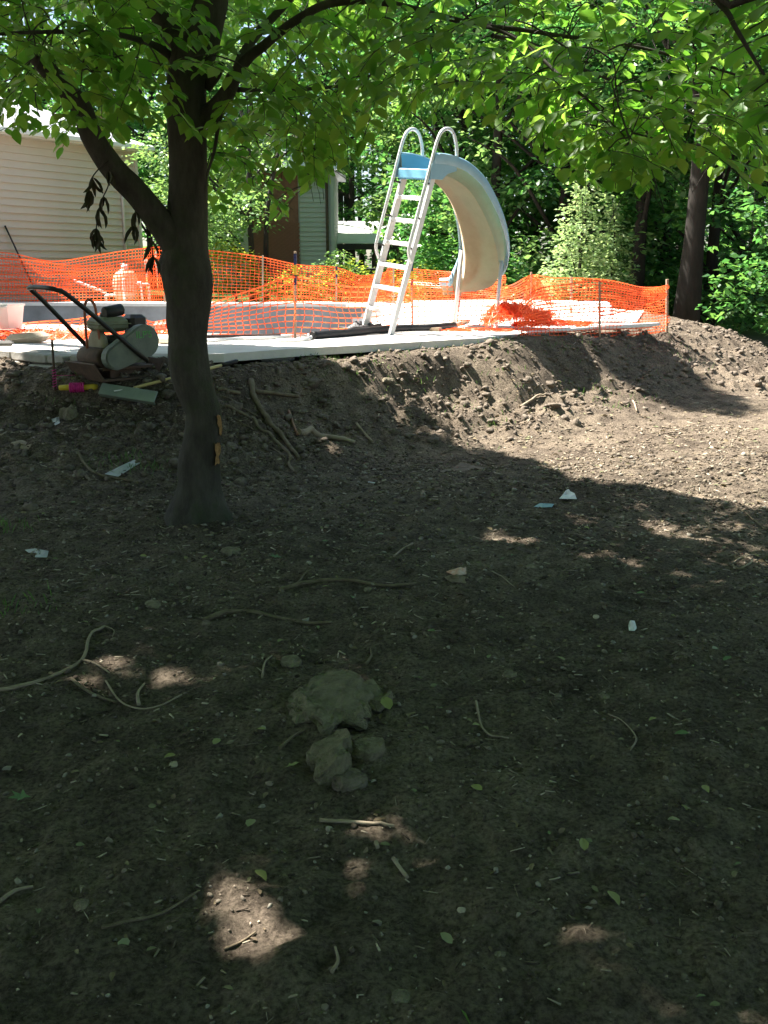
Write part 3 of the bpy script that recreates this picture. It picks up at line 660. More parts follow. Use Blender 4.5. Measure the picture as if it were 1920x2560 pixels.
hx = empty('netting_heap', hp, 'crumpled heap of orange netting on the ground by the right slide leg', 'netting heap')
crumple('netting', [((hp.x, hp.y + .1, hp.z + .14), (.42, .3, .16)), ((hp.x - .1, hp.y + .15, hp.z + .22), (.25, .2, .16)), ((hp.x + .5, hp.y + .2, hp.z + .06), (.5, .2, .06)), ((hp.x - .55, hp.y - .42, hp.z + .02), (.4, .10, .03))], hx, 8, .045, .010, 3)
# --- far fence along the lawn
far = [(-260, 758, 640, 24.9), (-90, 757, 628, 24.6), (20, 757, 634, 24.5), (120, 758, 652, 24.5), (230, 757, 640, 24.5), (345, 757, 624, 24.5), (412, 757, 616, 24.5), (520, 757, 628, 24.5), (657, 757, 642, 24.4), (760, 757, 664, 24.3), (842, 758, 670, 24.2), (905, 759, 688, 24.0), (960, 758, 684, 23.8), (985, 757, 668, 23.6), (1110, 761, 680, 22.5), (1180, 763, 686, 21.5), (1262, 770, 688, 20.0)]
b0 = at(657, 757, 24.4); b0.z = .8
ff = empty('far_safety_fence', b0, 'long sagging orange netting fence on the far side of the pool', 'fence'); inv = Vector(b0)
net('netting', [st(*q) for q in far], 16, .088, ff, .017, .05, 2)
net('netting', [st(-260, 735, 648, 24.75), st(-60, 735, 640, 24.45), st(60, 734, 650, 24.36), st(180, 730, 664, 24.36), st(300, 728, 654, 24.36), st(412, 735, 640, 24.36)], 9, .088, ff, .017, .05, 6)
for px, pt, Y in ((412, 612, 24.45), (657, 638, 24.35), (841, 664, 24.15), (984, 662, 23.55), (-90, 624, 24.55)):
    q = at(px, 757, Y); q.z = floor_at(q.x, q.y); stake(ff, q, at(px, pt, Y), px == 841, inv, .05)
# --- fallen netting on the patio at left
lp = onz(190, 848, DZ)
lh = empty('fallen_netting', lp, 'tangled orange netting lying collapsed across the patio behind the compactor', 'netting heap')
inv = Vector(lp)
bl = [((q := onz(x, y, DZ + .03)).to_tuple(), (.42, .25, .09)) for x, y in ((60, 838), (140, 842), (215, 842), (290, 838), (350, 842), (-30, 842))] + [((q := onz(250, 812, DZ)).to_tuple(), (.2, .2, .10)), ((q := onz(330, 815, DZ)).to_tuple(), (.2, .2, .06))]
crumple('netting', bl, lh, 12, .075, .010, 2)
net('netting', [st(-20, 836, 816, 12.3), st(90, 834, 806, 12.2), st(190, 836, 800, 12.0), st(255, 836, 786, 11.9), st(330, 834, 792, 11.8), st(385, 842, 806, ya + .7)], 5, .12, lh, .013, .03, 31)

# ------------------------------------------------------------------ plate compactor
M_guard = mat('grey_green_paint', (.12, .14, .115), (.19, .21, .17), 9, .6, 0, .002, 50, spec=.4)
M_tank = mat('dirty_olive_tank', (.15, .155, .095), (.24, .24, .15), 10, .55, 0, .002, 40)
M_redor = mat('orange_red_paint', (.26, .075, .04), (.36, .12, .06), 14, .6)
M_engine = mat('engine_dark', (.025, .024, .022), (.06, .055, .05), 14, .6, 0, .004, 40)
M_cream = mat('dirty_cream_paint', (.30, .25, .17), (.42, .36, .26), 10, .6)
cp0 = gpix(270, 958)
cpz = cp0.z + .015
pcx = empty('plate_compactor', (cp0.x + .02, cp0.y + .22, cpz), 'plate compactor with black tube handle and grey green belt guard beside the tree', 'compactor', rz=math.atan2(.72, .69))
# base plate: X forward
b = MB(); b.prism([(-.36, .15), (-.27, .0), (.27, 0), (.36, .15), (.345, .16), (.262, .018), (-.262, .018), (-.345, .16)], -.24, .24); b.build('base_plate', M_rust, pcx)
b = MB(); b.box((0, 0, .10), (.50, .40, .025), None, .004); b.box((0, 0, .055), (.3, .3, .09)); b.build('engine_deck', M_rust, pcx)
b = MB(); b.lathe([(.075, -.18), (.09, -.16), (.09, .16), (.075, .18)], (-.20, .0, .19), 18, Matrix.Rotation(R(90), 3, 'X')); b.build('exciter_housing', M_rust, pcx)
b = MB(); b.box((.06, .06, .24), (.26, .26, .26), None, .03)
for k in range(7): b.box((.06, .06, .16 + k * .028), (.29, .29, .008))
b.build('engine_block', M_engine, pcx)
b = MB(); b.lathe([(.10, 0), (.125, .01), (.13, .06), (.10, .08), (.03, .085)], (-.09, .06, .30), 22, Matrix.Rotation(R(-90), 3, 'Y')); b.build('recoil_cover', M_cream, pcx)
b = MB(); b.box((-.03, .04, .47), (.30, .26, .13), None, .035); b.box((-.03, .04, .475), (.315, .275, .012), None, .004); tk = b.build('fuel_tank', M_tank, pcx)
b = MB(); b.lathe([(.045, 0), (.05, .008), (.05, .028), (.038, .034)], (-.04, .05, .535), 18); b.build('fuel_cap', M_black, tk)
b = MB(); b.lathe([(.045, -.09), (.052, -.08), (.052, .08), (.045, .09)], (-.01, -.03, .585), 16, Matrix.Rotation(R(82), 3, 'Y')); b.build('throttle_grip', M_black, pcx)
b = MB(); b.box((.20, -.02, .49), (.17, .20, .12), None, .03); b.build('air_filter', M_steel_black, pcx)
b = MB(); b.box((.21, .02, .36), (.12, .14, .15), None, .02); b.build('muffler', M_engine, pcx)
# belt guard on the right side (local -Y), inclined capsule
def capsule(p0, r0, p1, r1, k=9):
    p0, p1 = Vector(p0), Vector(p1); d = (p1 - p0).normalized(); a0 = math.atan2(d.y, d.x); pts = []
    for i in range(k): a = a0 + math.pi / 2 + math.pi * i / (k - 1); pts.append((p0.x + r0 * math.cos(a), p0.y + r0 * math.sin(a)))
    for i in range(k): a = a0 - math.pi / 2 + math.pi * i / (k - 1); pts.append((p1.x + r1 * math.cos(a), p1.y + r1 * math.sin(a)))
    return pts
gp = capsule((-.16, .20), .105, (.13, .33), .145)
b = MB(); b.prism(gp, -.30, -.20)
gme = b.mesh('belt_guard'); bm = bmesh.new(); bm.from_mesh(gme); bmesh.ops.bevel(bm, geom=[e for e in bm.edges if abs(e.calc_face_angle(0)) > 1.2], offset=.014, segments=2, affect='EDGES'); bm.to_mesh(gme); bm.free()
gd = link('belt_guard', gme, M_guard, pcx)
tx = bpy.data.curves.new('lettering', 'FONT'); tx.body = "ILP'S"; tx.size = .085; tx.extrude = .001; tmp = bpy.data.objects.new('tmp', tx); COL.objects.link(tmp)
dg = bpy.context.evaluated_depsgraph_get(); tme = bpy.data.meshes.new_from_object(tmp.evaluated_get(dg)); bpy.data.objects.remove(tmp)
tme.materials.clear(); le = link('painted_lettering', tme, mat('green_paint', (.10, .36, .10), (.14, .42, .14)), gd); le.location = (.035, -.3025, .36); le.rotation_euler = (R(90), 0, 0)
# handle
hy = .215
P = [(.12, -hy - .11, .16), (-.50, -hy - .04, .70), (-.62, -hy, .775), (-.66, -hy + .05, .79), (-.665, 0, .795), (-.66, hy - .05, .79), (-.62, hy, .765), (-.52, hy, .67), (-.1, hy, .22)]
b = MB(); b.tube(curve(P, 5), .020, 10); b.build('handle', M_steel_black, pcx)
b = MB(); b.tube(curve([(-.235, .06, .26), (-.235, .06, .52), (-.232, .05, .64), (-.205, .02, .685), (-.175, -.01, .64), (-.165, -.02, .52), (-.155, -.03, .26)], 5), .0125, 8); b.build('lifting_bail', M_redor, pcx)

# ------------------------------------------------------------------ tools and odds around the compactor
sp = gpix(138, 978)
rs = empty('rebar_stake', sp, 'upright rusty rebar stake in the dirt in front of the paving stones', 'stake')
b = MB(); tp = at(130, 849, sp.y) - Vector(sp); b.tube([(0, 0, -.05), tp], .011, 8); b.build('bar', M_rust, rs)
M_pink = mat('pink_twine', (.55, .02, .22), (.7, .05, .32), 40, .7, island=None)
b = MB(); b.tube([Vector((0, 0, .0)) + tp * t + Vector((.016 * math.cos(t * 120), .016 * math.sin(t * 120), 0)) for t in np.linspace(.05, .42, 60)], .0035, 5); b.build('twine_wrap', M_pink, rs)
rl = gpix(198, 978) ; rl.z += .028
re_ = empty('twine_reel', rl, 'yellow winding stick wound with magenta twine lying on the dirt', 'twine reel', rz=.12)
b = MB(); b.lathe([(.012, -.17), (.022, -.165), (.026, -.1), (.022, -.02), (.024, .06), (.03, .13), (.022, .16), (.01, .165)], (0, 0, 0), 12, Matrix.Rotation(R(90), 3, 'Y')); b.build('winding_stick', mat('yellow_plastic', (.55, .38, .02), (.65, .5, .05), 8, .5), re_)
b = MB(); P = [Vector((-.075 + .12 * t, (.036 + .006 * math.sin(t * 40)) * math.cos(t * 130), (.036 + .006 * math.sin(t * 40)) * math.sin(t * 130))) for t in np.linspace(0, 1, 260)]; b.tube(P, .005, 5); b.build('wound_twine', M_pink, re_)
b = MB(); a = Vector(sp) + tp * .3; P = [a, a.lerp(at(420, 925, 8.8), .4) - Vector((0, 0, .01)), at(420, 925, 8.8)]
sgl = empty('string_line', a, 'taut pink string line running past the compactor plate', 'string')
MB().tube([p - a for p in curve(P, 6)], .0025, 5).build('string', M_pink, sgl)
# grading rake
r0 = gpix(322, 1012); r1 = gpix(560, 938)
rk = empty('grading_rake', r0 + Vector((0, 0, .0)), 'grey green flat aluminium rake head with yellow pole lying behind the trunk', 'rake')
dirp = (Vector((r1.x, r1.y, r1.z + .06)) - r0)
wv = (at(395, 1016, r0.y - .05) - at(256, 990, r0.y + .05)); wl = wv.length; rotr = Matrix.Rotation(math.atan2(wv.y, wv.x), 3, 'Z') @ Matrix.Rotation(R(7), 3, 'Y') @ Matrix.Rotation(R(-38), 3, 'X')
M_rakeh = mat('grey_green_metal', (.20, .235, .205), (.28, .32, .28), 6, .4, .3)
b = MB(); b.box((0, 0, .085), (wl, .012, .11), rotr, .003); b.box(Vector((0, 0, .085)) + rotr @ Vector((0, .02, -.05)), (wl, .045, .008), rotr); b.build('rake_head', M_rakeh, rk)
b = MB(); s0 = Vector((.04, .05, .12)); s1 = dirp + Vector((0, 0, .03)); b.tube([s0, s1], .0135, 10); b.build('pole', mat('yellow_pole', (.52, .42, .16), (.62, .52, .24), 5, .4), rk)
b = MB(); dd = (s1 - s0).normalized(); b.tube([s1 - dd * .02, s1 + dd * .02, s1 + dd * .13, s1 + dd * .15], [.016, .021, .021, .014], 12); b.build('grip', M_black, rk)
b = MB(); b.tube([s0 + dd * .01, Vector((-.12, .0, .10))], .006, 6); b.tube([s0 + dd * .01, Vector((.2, -.02, .08))], .006, 6); b.build('brace', M_alu, rk)

def boxthing(name, label, cat, loc, size, rz, m, bev=.008, tilt=(0, 0), group=None):
    me = MB().box((0, 0, size[2] / 2), size, None, bev).mesh(name); o = link(name, me, m); o.location = loc
    o.rotation_euler = (tilt[0], tilt[1], rz); return tag(o, label, cat, group)
q = onz(367, 853, DZ); boxthing('concrete_block', 'square tan concrete block standing upright on the patio right of the compactor', 'block', (q.x, q.y + .03, DZ + .004), (.165, .06, .165), .06, M_tan, .006, (R(-6), R(3)))
q = gpix(690, 905); boxthing('kerb_block', 'pale chamfered concrete kerb block on the dirt left of the striped stake', 'block', (q.x, q.y + .07, q.z - .012), (.37, .17, .09), R(4), M_conc, .03)
q = gpix(580, 905); boxthing('timber_offcut', 'grey weathered board lying on dirt right of the trunk', 'board', (q.x, q.y + .1, q.z + .035), (.52, .09, .028), R(-52), mat('grey_board', (.42, .4, .37), (.55, .53, .49), 6, .85, 0, .003, 40, (.1, 1, 1)), .004, (0, R(-8)))
q = onz(65, 858, DZ); me = MB().box((0, 0, .05), (.46, .2, .11), None, .05).mesh('flat_stone'); o = link('flat_stone', me, M_tan); o.location = (q.x, q.y + .08, DZ + .003); o.rotation_euler = (0, R(-4), .1); tag(o, 'tan rounded stone on the patio under fallen orange netting', 'stone')
q = onz(4, 868, DZ); boxthing('dark_stone', 'small dark grey stone at the left edge of the patio', 'stone', (q.x - .02, q.y + .1, DZ + .008), (.2, .13, .05), .2, mat('dark_stone', (.1, .095, .09), (.17, .16, .15), 9, .9), .02)
q = onz(8, 850, DZ)
bn = empty('white_bin', (q.x - .12, q.y + .45, DZ + .005), 'open white plastic bin tipped up at the left edge of the patio', 'bin', rz=-.3)
b = MB(); b.lathe([(.13, 0), (.15, .01), (.21, .36), (.225, .365), (.225, .38), (.20, .38), (.14, .03), (.01, .028)], (0, 0, 0), 4, Matrix.Rotation(R(45), 3, 'Z'), False); b.build('body', M_white, bn)
b = MB(); b.box((0, -.165, .345), (.34, .02, .03), None, .004); b.build('rim', M_white, bn)
q0 = onz(2, 852, DZ); q1 = onz(70, 822, DZ); q0.z += .03; q1.z += .09
rp = empty('red_post', (q0.x, q0.y, DZ), 'short dull red wooden post lying in the fallen netting at far left', 'post')
MB().tube([Vector((0, 0, .03)), (q1 - q0) * .42 + Vector((0, 0, .05))], .026, 8).build('shaft', mat('dull_red_wood', (.3, .1, .08), (.4, .15, .12), 9, .8), rp)
q = onz(418, 862, DZ); lg_ = empty('log_offcut', (q.x + .02, q.y + .1, DZ + .052), 'short pale round log end beside the trunk on the patio', 'log'); MB().tube([(-.14, .05, 0), (.03, -.04, 0)], .05, 14, True, False).build('wood', mat('pale_log', (.5, .44, .34), (.62, .56, .45), 8, .8), lg_)
# black pipe bundle, white conduit and boards on the near deck
def pipe_thing(name, label, cat, pts, rad, m, part, seg=10, smooth=6, group=None):
    pts = [Vector(p) for p in pts]; o = empty(name, pts[0], label, cat, group); MB().tube([p - pts[0] for p in curve(pts, smooth)], rad, seg).build(part, m, o); return o
def dk(px, py, h=0): v = onz(px, py, DZ); v.z = DZ + h; return v
pipe_thing('drain_hose', 'long black flexible drain hose lying along the deck under the ladder', 'hose', [dk(1135, 823, .05), dk(1080, 828, .05), dk(1010, 830, .05), dk(930, 836, .05), dk(860, 842, .045), dk(780, 848, .04)], .047, M_black, 'tube')
b = MB(); q = dk(905, 832, 0); tb = empty('black_tarp', q, 'bunched black plastic tarp on the deck at the left ladder foot', 'tarp')
me = bpy.data.meshes.new('sheet'); bm = bmesh.new(); bmesh.ops.create_icosphere(bm, subdivisions=3, radius=1)
for v in bm.verts:
    nn = float(fbm(np.array([v.co.x * 2.2]), np.array([v.co.y * 2.2 + v.co.z * 3]), 5, 3)[0]); v.co = Vector((v.co.x * .30, v.co.y * .16, max(0, v.co.z) * .13)) * (1 + .45 * nn)
    v.co.z = max(.004, v.co.z)
bm.to_mesh(me); bm.free(); link('sheet', me, M_black, tb, None, True)
pipe_thing('white_conduit', 'white plastic conduit curled in a loop on the deck by the striped stake', 'pipe', [dk(480, 860, .03), dk(600, 852, .025), dk(700, 848, .025), dk(760, 843, .03), dk(778, 848, .025), dk(752, 854, .02), dk(690, 856, .02)], .019, M_white, 'pipe', 8)
q = dk(610, 848); boxthing('dark_plank', 'dark wet plank on the deck beyond the netting right of the trunk', 'board', (q.x, q.y, DZ + .003), (.85, .12, .05), R(18), mat('dark_wet_wood', (.05, .03, .026), (.1, .06, .05), 8, .7), .006)
for i, (px, py, px2, py2, nm, lb) in enumerate(((1085, 829, 1165, 806, 'brown_plank', 'brown plank lying diagonally on the deck between the slide legs'), (1380, 832, 1640, 815, 'long_white_board', 'long white board nearest the netting on the right part of the deck'), (1360, 815, 1560, 806, 'white_board', 'shorter white board behind the long one on the right part of the deck'))):
    a, c_ = dk(px, py), dk(px2, py2); d = c_ - a; ln = min(d.length, 2.6)
    mm = mat('brown_plank', (.32, .23, .15), (.44, .33, .23), 6, .85) if i == 0 else M_white
    boxthing(nm, lb, 'board', a + d.normalized() * ln / 2 + Vector((0, 0, .004)), (ln, .13, .045), math.atan2(d.y, d.x), mm, .005)
zz0 = .16
wp = [at(1035, 758, 20.5), at(1200, 757, 18.6), at(1350, 758, 17.2), at(1495, 762, 16.1), at(1518, 764, 15.95), at(1524, 774, 15.9), at(1524, 795, 15.85)]
wp[-1].z = DZ + .004
pw = empty('white_pipe', wp[-1], 'long thick white pipe with an elbow end behind the slide legs', 'pipe')
MB().tube([p - wp[-1] for p in curve(wp, 5)], .055, 14).build('pipe', M_white, pw)
b = MB(); v = wp[0] - wp[-1]; b.tube([v, (v.x, v.y, 0)], .05, 12); b.build('support', M_white, pw)
b = MB(); v = wp[2] - wp[-1]; b.tube([v, (v.x, v.y, 0)], .03, 12); b.build('support', M_white, pw)
# pool filter with plumbing behind the far fence
fq = at(318, 757, 25.4); fq.z = floor_at(fq.x, fq.y)
ft = empty('pool_filter', fq, 'tan round pool filter tank with white plumbing behind the far netting', 'pool filter')
M_filter = mat('tan_filter', (.55, .43, .32), (.64, .52, .4), 3, .45)
b = MB(); b.lathe([(.2, 0), (.24, .02), (.30, .12), (.34, .32), (.34, .55), (.31, .72), (.22, .85), (.1, .90), (.07, .92)], (0, 0, 0), 24); b.build('tank', M_filter, ft)
b = MB(); b.lathe([(.09, .90), (.10, .92), (.10, 1.0), (.06, 1.02), (.02, 1.02)], (0, 0, 0), 16); b.box((.0, 0, 1.04), (.2, .04, .03), None, .008); b.build('valve', M_white, ft)
for P in ([(.30, -.1, .55), (.42, -.2, .55), (.46, -.22, .5), (.46, -.22, 0)], [(.62, -.1, 0), (.62, -.1, .46), (.58, -.1, .52), (.34, -.05, .52)], [(-.5, -.2, 0), (-.5, -.2, .18), (-.45, -.2, .24), (-.2, -.2, .24)], [(-1.35, -.1, .62), (-.5, -.15, .3)], [(.05, -.38, 0), (.05, -.38, .6), (.05, -.3, .64), (.05, -.1, .66)]):
    MB().tube(curve(P, 4), .038, 10).build('plumbing_pipe', M_white, ft)

# ------------------------------------------------------------------ foliage engine
LEAF = np.array([[0, 0, 0], [.18, .22, .05], [-.18 + .36, -.22, .05], [.5, .29, .07], [.5, -.29, .07], [.8, .16, .03], [.8, -.16, .03], [1.0, 0, -.06], [.5, 0, 0]], float)
LEAF_F = np.array([[0, 2, 8], [0, 8, 1], [2, 4, 8], [1, 8, 3], [4, 6, 8], [3, 8, 5], [6, 7, 8], [5, 8, 7]])
DIA = np.array([[0, 0, 0], [.42, .30, .07], [1.0, 0, -.03], [.42, -.30, .07]], float); DIA_F = np.array([[0, 3, 2, 1]])
OVAL = np.array([[0, 0, 0], [.3, -.27, .05], [.75, -.2, .04], [1, 0, -.04], [.75, .2, .04], [.3, .27, .05]], float); OVAL_F = np.array([[0, 1, 2, 3, 4, 5]])
def frames(dirv, nrm):
    x = dirv / np.linalg.norm(dirv, axis=1, keepdims=True); y = np.cross(nrm, x); y /= np.linalg.norm(y, axis=1, keepdims=True) + 1e-9
    z = np.cross(x, y); return np.stack([x, y, z], -1)
def leaves_mesh(name, pos, fr, size, tmpl=DIA, faces=DIA_F, smooth=False):
    n = len(pos); V = np.einsum('nij,kj->nki', fr, tmpl) * np.asarray(size)[:, None, None] + pos[:, None, :]
    k = len(tmpl); Fc = (np.arange(n)[:, None, None] * k + faces[None]).reshape(-1, faces.shape[1])
    return np_mesh(name, V.reshape(-1, 3), Fc, smooth)
def clump_leaves(rng, clumps, n, size, flat=.55, droop=.25):
    """clumps: (cx,cy,cz,rx,ry,rz); leaves sit mostly in the outer shell of each clump"""
    C = np.array(clumps, float); w = C[:, 3] * C[:, 4] * .6 + C[:, 3] * C[:, 5]; k = rng.choice(len(C), n, p=w / w.sum())
    d = rng.normal(size=(n, 3)); d /= np.linalg.norm(d, axis=1, keepdims=True); r = rng.uniform(.15, 1.05, n) ** .5
    pos = C[k, :3] + d * r[:, None] * C[k, 3:]
    nr = rng.normal(size=(n, 3)) * flat + np.array([0, 0, 1.0]); a = rng.uniform(0, 2 * np.pi, n)
    dv = np.stack([np.cos(a), np.sin(a), -rng.uniform(0, 1, n) * droop * 2], -1) + d * .5
    return pos, frames(dv, nr), size * rng.uniform(.65, 1.3, n)
# where sun reaches the ground (canopy gaps): polygons on the ground
def gpoly(px): return [tuple(gpix(x, y).xy) for x, y in px]
LIT = gpoly([(600, 905), (800, 902), (850, 945), (905, 990), (1000, 1015), (1120, 1075), (1230, 1150), (1330, 1195), (1600, 1225), (1780, 1255), (1910, 1290)])
LIT = [(-14, 10.6), (-5, 10.4), tuple(onz(60, 893, .75).xy), tuple(onz(420, 905, .7).xy)] + LIT + [(6.5, 5.5), (9.5, 9), (8.5, 14), (6.6, 17), (4.2, 24), (-14, 24)]
SHADE = gpoly([(1530, 925), (1560, 888), (1660, 884), (1760, 925), (1915, 985), (1915, 1075), (1760, 1030), (1600, 985)])
SPOTS = [(gpix(x, y).xy, r) for x, y, r in ((640, 2260, .115), (655, 2340, .11), (610, 2200, .075), (690, 2400, .07), (860, 2185, .075), (975, 2065, .06), (1035, 2115, .065), (960, 2005, .05), (560, 1690, .06), (450, 1680, .06), (530, 1575, .05), (1230, 1345, .13), (1330, 1350, .10), (20, 1585, .08), (900, 1690, .05), (985, 1690, .05), (610, 1755, .04), (240, 1665, .08), (1660, 1320, .08), (850, 1120, .12), (680, 1010, .10), (760, 1010, .08), (1450, 1290, .1))]
SUNNY = [(4.62, 22, 3.6, .5), (4.62, 22, 2.4, .8), (4.62, 22, 1.2, 1.0), (6.1, 17, 2.6, .9), (6.2, 17, 1.6, .8), (-3.6, 26, 3.2, 1.2), (-2.6, 27, 4.2, 1.0), (2.0, 27, 3.4, 1.2), (.4, 31, 4.5, 1.4), (-1.3, 43.8, 3.6, 2.2)]
def shadow_keep(pos, keep_in_shade=True):
    """False for leaves whose shadow would fall on ground that the photo shows in sun"""
    t = (pos[:, 2] - .45) / SUN.z; gx = pos[:, 0] - SUN.x * t; gy = pos[:, 1] - SUN.y * t
    wob = .12 * perlin(gx * 2.2, gy * 2.2, 77); wob2 = .12 * perlin(gx * 2.2, gy * 2.2, 78)
    lit = inside(LIT, gx + wob, gy + wob2) & ~inside(SHADE, gx + wob, gy + wob2)
    t0 = pos[:, 2] / SUN.z; sx = pos[:, 0] - SUN.x * t0; sy = pos[:, 1] - SUN.y * t0
    for (q, r) in SPOTS: lit |= np.hypot(sx - q[0], (sy - q[1]) * .8) < r + .03
    for (X0, Y0, Z0, r) in SUNNY:            # crowns that stand in sun: nothing above them in the sun's way
        tt = (pos[:, 2] - Z0) / SUN.z; lit |= (tt > .6) & (np.hypot(pos[:, 0] - SUN.x * tt - X0, pos[:, 1] - SUN.y * tt - Y0) < r)
    return ~lit

# ------------------------------------------------------------------ the beech
TY = gpix(495, 1285).y; tb0 = gpix(495, 1285)
bt = empty('beech_tree', (tb0.x, tb0.y, tb0.z - .03), 'smooth barked beech tree with leaning broken limb in the left foreground', 'tree'); BO = Vector(bt.location)
def tubeN(P, rad, seg, seed, amp, n=3, bulge=None):
    """trunk tube with uneven, fluted cross sections"""
    Q = curve(P, n); rr = np.interp(np.linspace(0, len(P) - 1, len(Q)), np.arange(len(P)), rad); V = []; Fc = []
    for i, q in enumerate(Q):
        t = (Q[min(i + 1, len(Q) - 1)] - Q[max(i - 1, 0)]).normalized(); u = Vector((1, 0, 0)); u = (u - t * u.dot(t)).normalized(); w = t.cross(u)
        a = np.arange(seg) * 2 * math.pi / seg
        nz = amp * (fbm(np.cos(a) * 1.3 + seed, np.sin(a) * 1.3 + q.z * 1.6, seed, 3) + .35 * perlin(np.cos(a) * 5 + seed, np.sin(a) * 5 + q.z * 5, seed + 9))
        if bulge: nz = nz + bulge(a, q.z)
        for k in range(seg): V.append(q + (u * math.cos(a[k]) + w * math.sin(a[k])) * rr[i] * (1 + nz[k]))
    m = len(Q); Fc = [(i * seg + k, i * seg + (k + 1) % seg, (i + 1) * seg + (k + 1) % seg, (i + 1) * seg + k) for i in range(m - 1) for k in range(seg)]
    b = MB().add(V, Fc, True); b.f += [tuple((m - 1) * seg + k for k in range(seg)), tuple(range(seg - 1, -1, -1))]; b.sm += [False, False]
    return b
outl = [(1310, 428, 566), (1275, 434, 560), (1212, 444, 553), (1162, 443, 552), (1112, 455, 554), (1062, 463, 556), (1028, 463, 552), (995, 450, 541), (945, 430, 529), (894, 422, 521), (844, 425, 516), (794, 422, 521), (760, 416, 527), (710, 405, 531), (670, 404, 527), (627, 412, 519), (560, 420, 517), (480, 424, 516), (400, 426, 514), (320, 424, 512), (250, 422, 512), (200, 424, 514), (150, 432, 530), (105, 462, 545), (50, 478, 556), (0, 494, 566), (-70, 505, 568), (-200, 510, 566), (-400, 500, 548), (-700, 480, 515), (-1100, 470, 490)]
P = []; rad = []
for y, l, r_ in outl:
    d = at((l + r_) / 2, y, TY); P.append(d - BO); rad.append((r_ - l) / 2 / F * (TY * 1.0))
P[0].z = -.12
def flare(a, z):                             # buttress roots at the base, old wound hollow on the left
    f = np.clip(1 - z / .28, 0, 1) ** 2 * (.22 + .30 * np.clip(np.cos(a * 3 + .6), 0, 1) + .22 * np.clip(np.cos(a * 5 + 2), 0, 1))
    dz = (z - 1.47) / .13; da = np.angle(np.exp(1j * (a - math.pi))); dent = -.28 * np.exp(-dz * dz) * np.exp(-(da / .42) ** 2)
    lump = .16 * np.exp(-((z - 1.62) / .06) ** 2) * np.exp(-(da / .6) ** 2) + .13 * np.exp(-((z - 1.3) / .09) ** 2) * np.exp(-(da / .5) ** 2)
    return f + dent + lump
tubeN(P, rad, 40, 3, .055, 5, flare).build('trunk', M_bark, bt)
SK = [[Vector(p) + BO for p in P[18:]]]      # skeleton for branches
def limb(pix, wid, seed, name='limb', seg=16, Ys=None):
    Pq = []; rd = []
    for i, (x, y) in enumerate(pix):
        Y = TY if Ys is None else Ys[i]; Pq.append(at(x, y, Y) - BO); rd.append(wid[i] / 2 / F * Y)
    tubeN(Pq, rd, seg, seed, .06, 5).build(name, M_bark, bt); SK.append([p + BO for p in Pq])
limb([(455, 640), (422, 583), (380, 528), (338, 477), (300, 440), (270, 405), (228, 338), (203, 270), (160, 219), (114, 169), (91, 143)], [70, 70, 64, 60, 58, 58, 52, 48, 44, 40, 36], 11, 'leaning_limb', 20, [TY - .02, TY - .05, TY - .1, TY - .15, TY - .2, TY - .22, TY - .27, TY - .3, TY - .35, TY - .4, TY - .42])
limb([(480, 170), (452, 110), (425, 80), (400, 40), (370, 0), (330, -80), (270, -220), (180, -420)], [50, 52, 48, 44, 40, 36, 28, 16], 13, 'limb', 14, [TY, TY, TY + .03, TY + .06, TY + .1, TY + .15, TY + .3, TY + .5])
limb([(490, 310), (520, 292), (548, 262), (572, 225), (592, 180), (625, 140), (655, 118), (700, 80), (748, 46), (820, 10), (925, 2), (1022, 20), (1106, 42), (1212, 65), (1300, 74), (1420, 92), (1500, 100), (1640, 128), (1760, 162), (1850, 190)], [52, 50, 42, 36, 30, 24, 22, 20, 19, 18, 16, 15, 13, 12, 10, 9, 8, 7, 6, 5], 17, 'limb', 12, [TY - .02 * i for i in range(20)])
limb([(588, 190), (606, 140), (640, 90), (700, 25), (760, -40), (860, -160), (960, -330)], [24, 22, 19, 17, 15, 12, 7], 19, 'limb', 10, [TY, TY + .1, TY + .2, TY + .3, TY + .45, TY + .7, TY + 1])
limb([(595, 224), (640, 226), (760, 224), (860, 214), (960, 205), (1080, 198), (1180, 205)], [13, 8, 7, 7, 6, 5, 4], 23, 'limb', 8, [TY, TY + .1, TY + .3, TY + .5, TY + .7, TY + .9, TY + 1.1])
limb([(556, 262), (545, 320), (535, 380), (520, 430), (512, 475)], [12, 9, 8, 6, 4], 29, 'limb', 8, [TY, TY - .05, TY - .08, TY - .1, TY - .1])
limb([(430, 145), (390, 115), (330, 95), (260, 82), (120, 80), (0, 85), (-140, 100)], [22, 16, 13, 11, 9, 7, 5], 31, 'limb', 8, [TY, TY - .1, TY - .25, TY - .4, TY - .6, TY - .8, TY - 1.0])
limb([(1212, 65), (1300, 100), (1400, 190), (1480, 260), (1550, 330)], [9, 9, 8, 6, 4], 37, 'limb', 8, [TY - .26, TY - .4, TY - .6, TY - .75, TY - .9])
limb([(1230, 90), (1330, 110), (1450, 170), (1570, 215), (1700, 270), (1800, 310)], [9, 9, 8, 7, 6, 4], 41, 'limb', 8, [TY - .26, TY, TY + .3, TY + .5, TY + .7, TY + .9])
